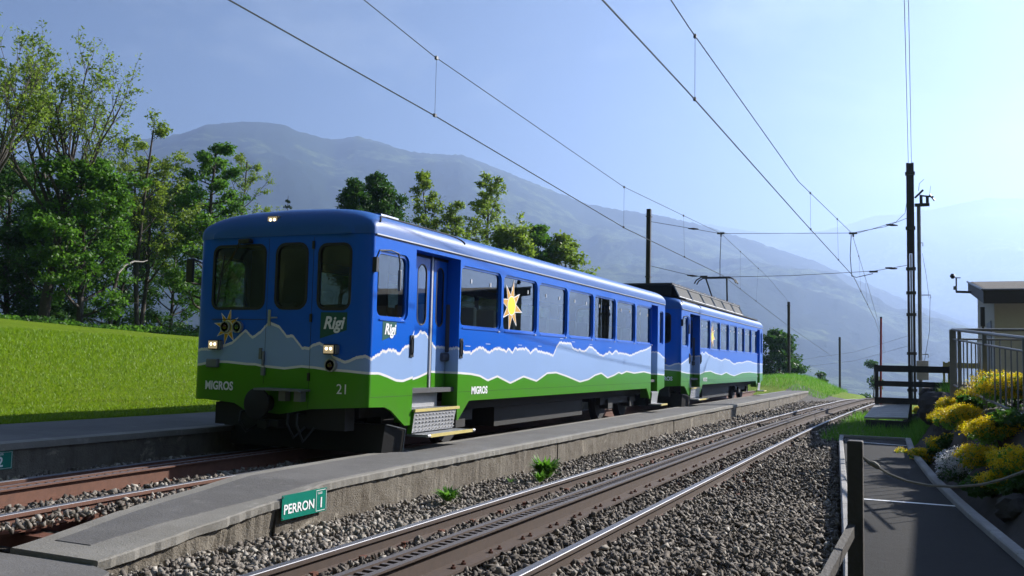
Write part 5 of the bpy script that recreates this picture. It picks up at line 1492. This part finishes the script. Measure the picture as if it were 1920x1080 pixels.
def make_tree(name, base, height, width, label, seed, leafmat, limbs=9, subs=6, twigs=5, leaves=40, crown_lo=0.3, lean=(0, 0), clump=0.4, leaf=0.16, trunk_r=0.16, shape='oval', bark='bark', group=None, stems=1):
    rg = np.random.default_rng(seed)
    T = empty(name, base, label, 'tree', group)
    segs = []        # polylines: (points, radii)
    tips = []        # (previous point, tip)
    def grow(p, d, L, r, n, up, wob):
        pts = [p.copy()]; d = d / np.linalg.norm(d)
        for k in range(n):
            d = d + rg.normal(size=3) * wob + np.array([0, 0, up])
            d /= np.linalg.norm(d)
            p = p + d * L / n
            pts.append(p.copy())
        return np.array(pts), d
    def side(d, ang, az):
        a = np.array([0, 0, 1.0]) if abs(d[2]) < 0.9 else np.array([1.0, 0, 0])
        u = np.cross(d, a); u /= np.linalg.norm(u); w = np.cross(d, u)
        return d * math.cos(ang) + (u * math.cos(az) + w * math.sin(az)) * math.sin(ang)
    H = height
    ttop = {'fan': 0.62, 'oval': 0.86, 'cone': 0.97}[shape]
    for st in range(stems):
        az0 = rg.uniform(0, 6.28)
        d0 = np.array([lean[0] / H * 0.7, lean[1] / H * 0.7, 1.0])
        if stems > 1: d0 = d0 + np.array([math.cos(az0 + st * 2.1), math.sin(az0 + st * 2.1), 0]) * 0.16
        hh = H * ttop * (1 if st == 0 else rg.uniform(0.75, 0.95))
        tp, _ = grow(np.array([0.0, 0.0, -0.3]), d0, hh, trunk_r, 10, 0.03, 0.035)
        tr = trunk_r * np.linspace(1.0, 0.28 if shape != 'fan' else 0.42, len(tp)) / (1 if stems == 1 else 1.3)
        segs.append((tp, tr))
        n0 = max(3, int(limbs / stems))
        for k in range(n0):
            t = crown_lo / ttop + (1 - crown_lo / ttop) * ((k + rg.uniform(0.1, 0.9)) / n0) if shape != 'fan' else max(crown_lo / ttop, 1 - abs(rg.normal()) * 0.28)
            t = min(0.995, t)
            f = t * (len(tp) - 1); i = int(f); p = tp[i] + (tp[min(i + 1, len(tp) - 1)] - tp[i]) * (f - i)
            az = k * 2.4 + rg.uniform(-0.4, 0.4)
            if shape == 'fan': el = rg.uniform(0.65, 1.25); L = H * (1 - t * ttop) * rg.uniform(0.8, 1.1); up = 0.035
            elif shape == 'cone': el = rg.uniform(0.1, 0.5); L = width * 0.5 * (1.12 - t) ** 0.75 * rg.uniform(0.75, 1.15); up = 0.03
            else: el = rg.uniform(0.25, 0.85); L = width * 0.5 * (1 - ((t - 0.45) / 0.64) ** 2) * rg.uniform(0.7, 1.15); up = 0.04
            d = np.array([math.cos(az) * math.cos(el), math.sin(az) * math.cos(el), math.sin(el)])
            r0 = max(0.02, tr[i] * rg.uniform(0.4, 0.6))
            lp, dl = grow(p, d, L, r0, 6, up, 0.07)
            segs.append((lp, np.linspace(r0, r0 * 0.2, len(lp))))
            for q in range(subs):
                t2 = 0.22 + 0.78 * (q + rg.uniform(0.1, 1.0)) / subs
                t2 = min(1.0, t2)
                f2 = t2 * (len(lp) - 1); i2 = min(int(f2), len(lp) - 2); p2 = lp[i2] + (lp[i2 + 1] - lp[i2]) * (f2 - i2)
                dd = lp[i2 + 1] - lp[i2]; dd /= np.linalg.norm(dd)
                d2 = side(dd, rg.uniform(0.5, 0.95) * (1 if t2 < 0.97 else 0.3), rg.uniform(0, 6.28))
                L2 = L * rg.uniform(0.28, 0.50) * (1.15 - 0.5 * t2)
                r2 = max(0.012, r0 * (1 - 0.75 * t2) * 0.6)
                sp_, ds_ = grow(p2, d2, L2, r2, 4, 0.06, 0.09)
                segs.append((sp_, np.linspace(r2, 0.007, len(sp_))))
                tips.append((sp_[-2], sp_[-1]))
                for z_ in range(twigs):
                    t3 = rg.uniform(0.3, 1.0); f3 = t3 * (len(sp_) - 1); i3 = min(int(f3), len(sp_) - 2); p3 = sp_[i3] + (sp_[i3 + 1] - sp_[i3]) * (f3 - i3)
                    dd3 = sp_[i3 + 1] - sp_[i3]; dd3 /= np.linalg.norm(dd3)
                    d3 = side(dd3, rg.uniform(0.4, 0.9), rg.uniform(0, 6.28)); d3[2] += 0.25
                    L3 = L2 * rg.uniform(0.3, 0.55)
                    q3, _ = grow(p3, d3, L3, 0.008, 2, 0.08, 0.1)
                    segs.append((q3, np.array([0.009, 0.007, 0.005])))
                    tips.append((q3[0], q3[-1]))
    TP = np.array([t[1] for t in tips])
    # fit to the size seen in the photograph
    sz = H / np.percentile(TP[:, 2], 99.7)
    ax = np.outer(TP[:, 2] / TP[:, 2].max(), np.array(lean))
    rad = np.percentile(np.abs(TP[:, :2] - ax), 98)
    sx = float(np.clip(width * 0.5 / rad, 0.55, 1.8))
    sc = np.array([sx, sx, sz])
    V = []; F = []
    for pts, rr in segs:
        ns = 7 if rr[0] > 0.06 else (5 if rr[0] > 0.02 else 3)
        b0 = len(V)
        P = pts * sc
        for i in range(len(P)):
            dv = Vector(P[min(i + 1, len(P) - 1)] - P[max(i - 1, 0)]).normalized()
            u = dv.orthogonal().normalized(); w = dv.cross(u)
            c = Vector(P[i])
            for m_ in range(ns):
                an = 2 * math.pi * m_ / ns
                V.append(c + (u * math.cos(an) + w * math.sin(an)) * float(rr[i]))
        for i in range(len(P) - 1):
            F += [(b0 + i * ns + m_, b0 + i * ns + (m_ + 1) % ns, b0 + (i + 1) * ns + (m_ + 1) % ns, b0 + (i + 1) * ns + m_) for m_ in range(ns)]
    link('trunk', np_mesh('trunk', [tuple(v) for v in V], F, True), MAT[bark], T)
    if leaves:
        a_ = np.array([t[0] for t in tips]) * sc; b_ = TP * sc
        per = np.maximum(1, (leaves * rg.uniform(0.4, 1.6, len(tips))).astype(int))
        idx = np.repeat(np.arange(len(tips)), per)
        f = rg.uniform(0.25, 1.1, len(idx))[:, None]
        C = a_[idx] * (1 - f) + b_[idx] * f
        off = rg.normal(size=C.shape); off /= np.linalg.norm(off, axis=1)[:, None] + 1e-9
        C = C + off * (rg.uniform(0, 1, len(C)) ** 0.7 * clump)[:, None] * np.array([1, 1, 0.55])
        tone = np.clip(rg.uniform(0, 1, len(tips))[idx] * 0.6 + rg.uniform(0, 0.5, len(C)), 0, 1)
        link('crown', leaf_mesh('crown', C, leaf * rg.uniform(0.6, 1.3, len(C)), tone, rg), MAT[leafmat], T)
    return T

def tree_at(px, top, X, wpx, label, seed, leafmat, sink=0.0, Y=None, **kw):
    if Y is None:
        b = at_x(px, 610, X); t = at_x(px, top, X)
    else:
        b = at_y(px, 700, Y); t = at_y(px, top, Y)
    gz = ground_z(b.x, b.y)
    depth = math.hypot(b.x, b.y) * 0.96
    base = (b.x, b.y, gz - 0.1)
    return make_tree(kw.pop('name', 'broadleaf_tree'), base, t.z - gz, wpx / FPX * depth, label, seed, leafmat, **kw)

G1 = 'trees behind the lawn'
tree_at(75, 35, -40, 330, 'tall airy tree with fanned branches at the far left', 11, 'leafB', limbs=16, subs=8, twigs=6, leaves=10, crown_lo=0.38, lean=(1.2, 1.2), clump=0.32, leaf=0.17, trunk_r=0.30, shape='fan', group=G1)
tree_at(-45, 20, -38, 240, 'tall airy tree cut off by the left edge', 12, 'leafB', limbs=12, subs=8, twigs=5, leaves=11, crown_lo=0.4, lean=(0.3, 0.8), clump=0.32, leaf=0.17, trunk_r=0.25, shape='fan', group=G1)
tree_at(150, 290, -38, 185, 'dense bright green tree left of the slender stems', 13, 'leafA', limbs=34, subs=6, twigs=3, leaves=30, crown_lo=0.10, clump=0.5, leaf=0.20, trunk_r=0.18, group=G1)
tree_at(262, 222, -41, 190, 'slender airy tree with several stems between two dense trees', 14, 'leafB', limbs=36, subs=6, twigs=4, leaves=13, crown_lo=0.30, clump=0.34, leaf=0.17, trunk_r=0.2, group=G1, stems=3)
tree_at(380, 266, -40, 185, 'dense green pointed tree right beside the train front', 15, 'leafA', limbs=36, subs=6, twigs=3, leaves=26, crown_lo=0.14, clump=0.48, leaf=0.20, trunk_r=0.2, group=G1, shape='cone')
tree_at(430, 290, -50, 150, 'pale thin tree behind the pointed tree', 16, 'leafB', limbs=26, subs=5, twigs=4, leaves=10, crown_lo=0.35, clump=0.35, leaf=0.17, trunk_r=0.16, group=G1)
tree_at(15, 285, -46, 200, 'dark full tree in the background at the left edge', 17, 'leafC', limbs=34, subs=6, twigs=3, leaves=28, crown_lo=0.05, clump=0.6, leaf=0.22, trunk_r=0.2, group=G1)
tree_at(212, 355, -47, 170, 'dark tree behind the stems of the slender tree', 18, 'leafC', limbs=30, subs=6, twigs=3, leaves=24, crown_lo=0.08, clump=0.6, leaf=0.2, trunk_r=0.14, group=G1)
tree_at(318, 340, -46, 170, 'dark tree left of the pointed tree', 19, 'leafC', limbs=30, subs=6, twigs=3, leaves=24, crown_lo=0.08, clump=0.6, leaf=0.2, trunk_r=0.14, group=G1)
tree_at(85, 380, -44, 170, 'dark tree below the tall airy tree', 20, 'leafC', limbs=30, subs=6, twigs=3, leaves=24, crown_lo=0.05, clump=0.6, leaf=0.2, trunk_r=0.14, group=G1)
G2 = 'trees seen over the train roof'
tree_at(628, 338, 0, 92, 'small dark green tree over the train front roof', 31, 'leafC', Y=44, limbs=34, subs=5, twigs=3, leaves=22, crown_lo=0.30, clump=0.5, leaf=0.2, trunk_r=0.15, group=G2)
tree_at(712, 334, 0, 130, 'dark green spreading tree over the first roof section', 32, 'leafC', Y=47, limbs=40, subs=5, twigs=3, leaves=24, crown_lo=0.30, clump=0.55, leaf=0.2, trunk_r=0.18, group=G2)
tree_at(815, 316, 0, 118, 'loose yellow green tree with twiggy outline over the train', 33, 'leafB', Y=50, limbs=50, subs=6, twigs=4, leaves=8, crown_lo=0.2, clump=0.38, leaf=0.2, trunk_r=0.14, group=G2, stems=2)
tree_at(902, 316, 0, 122, 'open yellow green tree with visible dark stem over the train', 34, 'leafB', Y=54, limbs=36, subs=6, twigs=4, leaves=7, crown_lo=0.22, clump=0.36, leaf=0.21, trunk_r=0.15, group=G2)
tree_at(952, 424, 0, 112, 'low round yellow green bush top over the train roof', 35, 'leafB', Y=52, limbs=36, subs=5, twigs=3, leaves=20, crown_lo=0.2, clump=0.6, leaf=0.22, trunk_r=0.12, group=G2)
tree_at(1005, 424, 0, 80, 'small light green tree beside the low bush top', 36, 'leafA', Y=57, limbs=30, subs=5, twigs=3, leaves=18, crown_lo=0.3, clump=0.5, leaf=0.22, trunk_r=0.12, group=G2)
tree_at(1068, 438, 0, 105, 'last light green tree sinking behind the train roof', 37, 'leafB', Y=58, limbs=34, subs=5, twigs=3, leaves=10, crown_lo=0.3, clump=0.5, leaf=0.24, trunk_r=0.14, group=G2)
tree_at(1456, 620, 0, 95, 'round green tree behind the end of the train', 38, 'leafC', Y=84, limbs=36, subs=5, twigs=3, leaves=26, crown_lo=0.1, clump=0.7, leaf=0.28, trunk_r=0.2)
tree_at(1612, 678, 0, 80, 'hazy tree below the embankment near the mast', 39, 'leafC', Y=135, limbs=34, subs=5, twigs=3, leaves=24, crown_lo=0.1, clump=0.9, leaf=0.36, trunk_r=0.25)
tree_at(1545, 700, 0, 30, 'tiny tree top peeping over the embankment', 40, 'leafC', Y=100, limbs=20, subs=4, twigs=2, leaves=16, crown_lo=0.2, clump=0.6, leaf=0.3, trunk_r=0.12)
# small conifer over the roof
cb = at_x(530, 610, -60); ct = at_x(530, 364, -60)
cf = empty('conifer', (cb.x, cb.y, ground_z(cb.x, cb.y)), 'small dark conifer tip over the train front roof', 'tree')
Hc = ct.z - ground_z(cb.x, cb.y)
m = MB(); m.tube([(0, 0, 0), (0, 0, Hc)], [0.22, 0.02], 7); m.build('trunk', MAT['bark'], cf, True)
rg = np.random.default_rng(5)
C = []
for k in range(34):
    z = Hc * (0.25 + 0.75 * k / 34); rad = (Hc - z) * 0.24 + 0.12
    for q in range(9):
        a = rg.uniform(0, 2 * math.pi)
        for t in np.linspace(0.15, 1, 9):
            C.append((rad * t * math.cos(a) + rg.normal() * 0.05, rad * t * math.sin(a) + rg.normal() * 0.05, z - 0.28 * rad * t + rg.normal() * 0.05))
C = np.array(C)
link('crown', leaf_mesh('crown', C, rg.uniform(0.15, 0.35, len(C)), rg.uniform(0, 1, len(C)), rg), MAT['needle'], cf)
# dead leaning stem
ds = at_x(205, 618, -37)
dt = empty('dead_tree', (ds.x, ds.y, ground_z(ds.x, ds.y) - 0.1), 'bare pale snag with a broken side branch', 'tree')
def dp(px, py): return at_x(px, py, -37) - Vector((ds.x, ds.y, ground_z(ds.x, ds.y) - 0.1))
m = MB(); m.tube([dp(205, 640), dp(207, 590), dp(213, 545), dp(222, 512)], [0.13, 0.11, 0.09, 0.06], 7); m.build('trunk', MAT['bark'], dt, True)
m = MB(); m.tube([dp(222, 512), dp(235, 497), dp(252, 490), dp(268, 491), dp(277, 488)], [0.06, 0.05, 0.04, 0.03, 0.015], 6); m.build('broken_branch', MAT['palebark'], dt, True)
m = MB(); m.tube([dp(213, 572), dp(235, 568), dp(258, 568)], [0.03, 0.02, 0.01], 5); m.build('low_branch', MAT['palebark'], dt, True)

# undergrowth along the lawn crest
def bush(name, base, r, h, n, leafmat, label, seed, leaf=0.12, flowers=None, nf=0, fsize=0.02, group=None, cat='bush', lob=6, ragged=0.0):
    rg = np.random.default_rng(seed)
    B = empty(name, base, label, cat, group)
    cen = np.stack([rg.uniform(-0.6, 0.6, lob) * r, rg.uniform(-0.6, 0.6, lob) * r, rg.uniform(0.25, 0.75, lob) * h], -1)
    cr = rg.uniform(0.38, 0.6, lob) * (1 - ragged * rg.uniform(0, 0.7, lob))
    ci = rg.integers(0, lob, n)
    dv = rg.normal(size=(n, 3)); dv /= np.linalg.norm(dv, axis=1)[:, None]
    rr = rg.uniform(0.45, 1.0, n) ** 0.5
    C = cen[ci] + dv * (cr[ci] * rr)[:, None] * np.array([r, r, h * 0.62])
    C[:, 2] = np.abs(C[:, 2])
    tone = np.clip(cr[ci] - 0.2 + rg.uniform(0, 0.6, n), 0, 1)
    link('foliage', leaf_mesh('foliage', C, leaf * rg.uniform(0.6, 1.3, n), tone, rg), MAT[leafmat], B)
    st = MB()
    for k in range(6):
        a = rg.uniform(0, 6.28); c_ = cen[k % lob]
        st.tube([(0, 0, -0.05), (c_[0] * 0.4, c_[1] * 0.4, c_[2] * 0.6), tuple(c_)], [0.03 * r, 0.02 * r, 0.01 * r], 4)
    st.build('stem', MAT['bark'], B)
    if flowers:
        ci = rg.integers(0, lob, nf)
        dv = rg.normal(size=(nf, 3)); dv[:, 2] = np.abs(dv[:, 2]) * 0.9 + 0.05; dv /= np.linalg.norm(dv, axis=1)[:, None]
        # flower heads in little clusters
        hd = cen[ci] + dv * (cr[ci] * rg.uniform(0.88, 1.22, nf))[:, None] * np.array([r, r, h * 0.62])
        C = (hd[:, None, :] + rg.normal(size=(nf, 7, 3)) * fsize * 0.9).reshape(-1, 3)
        C[:, 2] = np.maximum(C[:, 2], 0.01)
        tone = np.repeat(rg.uniform(0, 1, nf), 7)
        link('flowers', leaf_mesh('flowers', C, fsize * rg.uniform(0.7, 1.3, len(C)), tone, rg, 0.9), MAT[flowers], B)
    return B
us = [(-20, 575), (40, 580), (90, 585), (150, 590), (230, 595), (290, 600), (340, 605), (380, 600)]
for k, (px, top) in enumerate(us):
    b = at_x(px, 615, -36.5); t = at_x(px, top + 8, -36.5); gz = ground_z(b.x, b.y)
    bush('undergrowth', (b.x, b.y, gz - 0.1), 1.5, max(0.4, t.z - gz), 600, 'leafC' if k % 2 else 'leafA', f'low leafy undergrowth at the lawn edge, number {k + 1} from the left' if False else ['low dark bush at the lawn edge against the left frame', 'low bush at the lawn edge below the tall airy tree', 'low dark bush at the foot of the dense bright tree', 'low bush at the lawn edge right of the dense bright tree', 'low dark bush at the foot of the dead snag', 'low bush below the slender stems', 'low dark bush at the foot of the pointed tree', 'low bush at the lawn edge touching the train outline'][k], 60 + k, 0.2, group='bushes along the lawn edge')

# lawn blades: denser and larger near the platform
rg = np.random.default_rng(3)
def blades(name, P, h, w, matname, label, cat, lean=0.5):
    n = len(P)
    a = rg.uniform(0, 2 * math.pi, n)
    d = np.stack([np.cos(a), np.sin(a), np.zeros(n)], -1)
    ln = rg.normal(size=(n, 3)) * np.array([1, 1, 0]) * (h * lean)[:, None]
    tip = P + ln + np.array([0, 0, 1]) * h[:, None]
    V = np.stack([P - d * w[:, None] * 0.5, P + d * w[:, None] * 0.5, tip], 1).reshape(-1, 3)
    me = np_mesh(name, V, np.arange(n * 3).reshape(n, 3))
    add_tone(me, np.repeat(rg.uniform(0, 1, n), 3))
    return tag(link(name, me, MAT[matname]), label, cat, kind='stuff')
n = 170000
u = rg.uniform(0, 1, n) ** 1.6
gx = -10.74 - u * 14.0
gy = rg.uniform(4.5, 30, n)
gz = np.array([ground_z(x, y) for x, y in zip(gx, gy)])
P = np.stack([gx, gy, gz - 0.01], -1)
qx, qy, qz = project(P)
k = (qx > -150) & (qx < 700)
sc = 1 + u[k] * 1.2
blades('lawn_grass', P[k], rg.uniform(0.025, 0.065, k.sum()) * sc * 0.9, rg.uniform(0.010, 0.018, k.sum()) * sc, 'grassblade', 'bright green lawn grass beyond the far platform', 'grass')
# rough grass round the ramp end and embankment
n = 14000
gx = np.concatenate([rg.uniform(-2.0, 0.6, n), rg.uniform(-12, -4.5, n)]); gy = np.concatenate([rg.uniform(20.1, 31, n), rg.uniform(46, 62, n)])
gz = np.array([ground_z(x, y) for x, y in zip(gx, gy)])
tx_ = np.array([track_x(y) for y in gy])
kk = (gx - tx_ > 0.95) | (gy > 40)
kk &= ~((gx > -1.5) & (gx < -0.4) & (gy > 24.3) & (gy < 27.6))
blades('rough_grass', np.stack([gx, gy, gz], -1)[kk], rg.uniform(0.1, 0.38, kk.sum()) * np.where(gy[kk] > 40, 0.7, 1), rg.uniform(0.012, 0.03, kk.sum()), 'weed', 'rough grass around the boarded ramp and embankment', 'grass', 0.35)
# weeds at the platform wall
def weed(px, py, r, h, n, label, seed, up=True):
    g = at_z(px, py, -0.11)
    rg = np.random.default_rng(seed)
    W = empty('weed', (g.x, g.y, -0.12), label, 'plant', 'weeds at the foot of the platform wall')
    V = []; F = []; tones = []
    for k in range(n):
        a = rg.uniform(0, 2 * math.pi); L = h * rg.uniform(0.5, 1.1); s0 = rg.uniform(0, 0.35) * r
        b0 = np.array([math.cos(a) * s0, math.sin(a) * s0, 0])
        out = np.array([math.cos(a), math.sin(a), 0]); sd = np.array([-math.sin(a), math.cos(a), 0])
        w = L * rg.uniform(0.05, 0.11)
        p1 = b0 + out * r * 0.35 + np.array([0, 0, L * 0.6]); p2 = b0 + out * r * rg.uniform(0.6, 1.1) + np.array([0, 0, L * rg.uniform(0.5, 1.0)])
        i = len(V); V += [b0, p1 - sd * w, p1 + sd * w, p2]; F += [(i, i + 1, i + 2), (i + 1, i + 3, i + 2)]
        tones += [rg.uniform()] * 4
    me = np_mesh('leaves', V, F); add_tone(me, tones)
    link('leaves', me, MAT['weed'], W)
    return W
weed(840, 938, 0.16, 0.16, 130, 'low spreading weed nearest the green platform sign', 1)
weed(958, 903, 0.08, 0.07, 24, 'tiny weed between the two larger ones at the wall', 2)
weed(1022, 895, 0.20, 0.30, 230, 'largest leafy weed standing against the platform wall', 3)
weed(1012, 903, 0.10, 0.16, 60, 'thin grassy weed just in front of the largest one', 4)

# flower bank
def hit(px, py, y0=7.0, y1=30.0):
    d = pix(px, py); Y = y0
    while Y < y1:
        p = d * (Y / d.y); p.z += CAMZ
        if p.z < ground_z(p.x, p.y): return p
        Y += 0.05
    return p
def rock(px, py, r, seed, label, sq=0.8):
    p = hit(px, py)
    bm = bmesh.new(); bmesh.ops.create_icosphere(bm, subdivisions=3, radius=r)
    for v in bm.verts:
        n_ = v.co.normalized()
        k = 1 + 0.28 * noise.noise(n_ * 1.6 + Vector((seed * 3.1, 0, 0))) + 0.10 * noise.noise(n_ * 5 + Vector((seed, 2, 0)))
        c = v.co * k
        c.x = round(c.x / (r * 0.22)) * r * 0.22 * 0.45 + c.x * 0.55; c.z = round(c.z / (r * 0.26)) * r * 0.26 * 0.45 + c.z * 0.55
        v.co = Vector((c.x, c.y, c.z * sq))
    me = bpy.data.meshes.new('rock'); bm.to_mesh(me); bm.free()
    o = link('rock', me, MAT['rock'], None, (p.x, p.y, p.z + r * 0.15)); o.rotation_euler = (0, 0, seed)
    return tag(o, label, 'rock', 'rocks in the flower bank')
rock(1722, 800, 0.36, 1, 'dark rock at the far end of the flower bank, beside the path')
rock(1760, 772, 0.40, 2, 'large grey rock between the yellow flower clumps')
rock(1745, 742, 0.30, 3, 'rock below the topmost flower clump near the railing corner')
rock(1775, 820, 0.24, 4, 'small rock behind the white flowers')
rock(1850, 905, 0.18, 5, 'shaded rock below the white flowers')
rock(1905, 960, 0.17, 6, 'shaded rock near the right kerb in front')
FB = 'flowering clumps on the bank'
fl = [(1760, 752, 0.38, 0.30, 'y', 'yellow flower clump at the railing corner, farthest up the bank'),
      (1722, 775, 0.16, 0.18, 'y', 'small yellow flower clump hanging on the far rock'),
      (1755, 790, 0.18, 0.16, 'y', 'small yellow flower tuft in the gap of the large rock'),
      (1815, 812, 0.44, 0.36, 'y', 'broad yellow flower clump in the middle of the bank'),
      (1895, 768, 0.55, 0.42, 'y', 'largest bright yellow flower clump under the railing'),
      (1740, 872, 0.27, 0.24, 'y', 'low yellow flower clump beside the kerb'),
      (1880, 835, 0.40, 0.30, 'y', 'yellow flower clump right above the white flowers'),
      (1850, 880, 0.30, 0.24, 'y', 'yellow flower clump right of the white flowers'),
      (1912, 890, 0.28, 0.24, 'y', 'shaded yellow flower clump at the right edge'),
      (1705, 862, 0.20, 0.18, 'y', 'small yellow flower clump at the far end of the kerb'),
      (1770, 845, 0.24, 0.22, 'y', 'yellow flower clump between the kerb clump and the white cushion'),
      (1880, 925, 0.26, 0.22, 'y', 'dim yellow flower clump low in the shade'),
      (1785, 800, 0.26, 0.24, 'y', 'yellow flower clump over the small rock'),
      (1845, 760, 0.34, 0.30, 'y', 'yellow flower clump between the broad clump and the railing'),
      (1785, 775, 0.26, 0.24, 'y', 'yellow flower clump left of the broad clump'),
      (1850, 825, 0.28, 0.26, 'y', 'yellow flower clump just below the broad clump'),
      (1800, 905, 0.30, 0.34, 'w', 'cushion of white flowers spilling over the kerb')]
for k, (px, py, r, h, c, lab) in enumerate(fl):
    p = hit(px, py)
    bush('flower_clump', (p.x, p.y, p.z - 0.04), r, h * 1.25, int(1700 * r / 0.4), 'weed' if c == 'y' else 'leafC', lab, 80 + k, 0.05, 'yflower' if c == 'y' else 'wflower', int(1700 * (r / 0.4) ** 1.5), 0.017, FB, 'flowers', 12, 0.35)
for k, (px, py, r, h, lab) in enumerate([(1865, 925, 0.30, 0.3, 'dark green leafy plant below the white flower cushion'), (1820, 870, 0.22, 0.22, 'green leafy plant behind the white flower cushion'), (1760, 850, 0.2, 0.2, 'green leafy plant behind the low kerb clump'), (1710, 820, 0.18, 0.22, 'green tuft at the foot of the far rock'), (1890, 950, 0.40, 0.40, 'dark green leafy plant in the shade at the right edge'), (1780, 835, 0.2, 0.2, 'green leafy plant between rock and white flowers'), (1915, 800, 0.3, 0.25, 'green leafy plant under the largest yellow clump'), (1830, 770, 0.25, 0.25, 'green leafy plant behind the broad yellow clump')]):
    p = hit(px, py)
    bush('leafy_plant', (p.x, p.y, p.z - 0.04), r, h, 900, 'leafC', lab, 120 + k, 0.08, group='leafy plants on the bank', cat='plant')
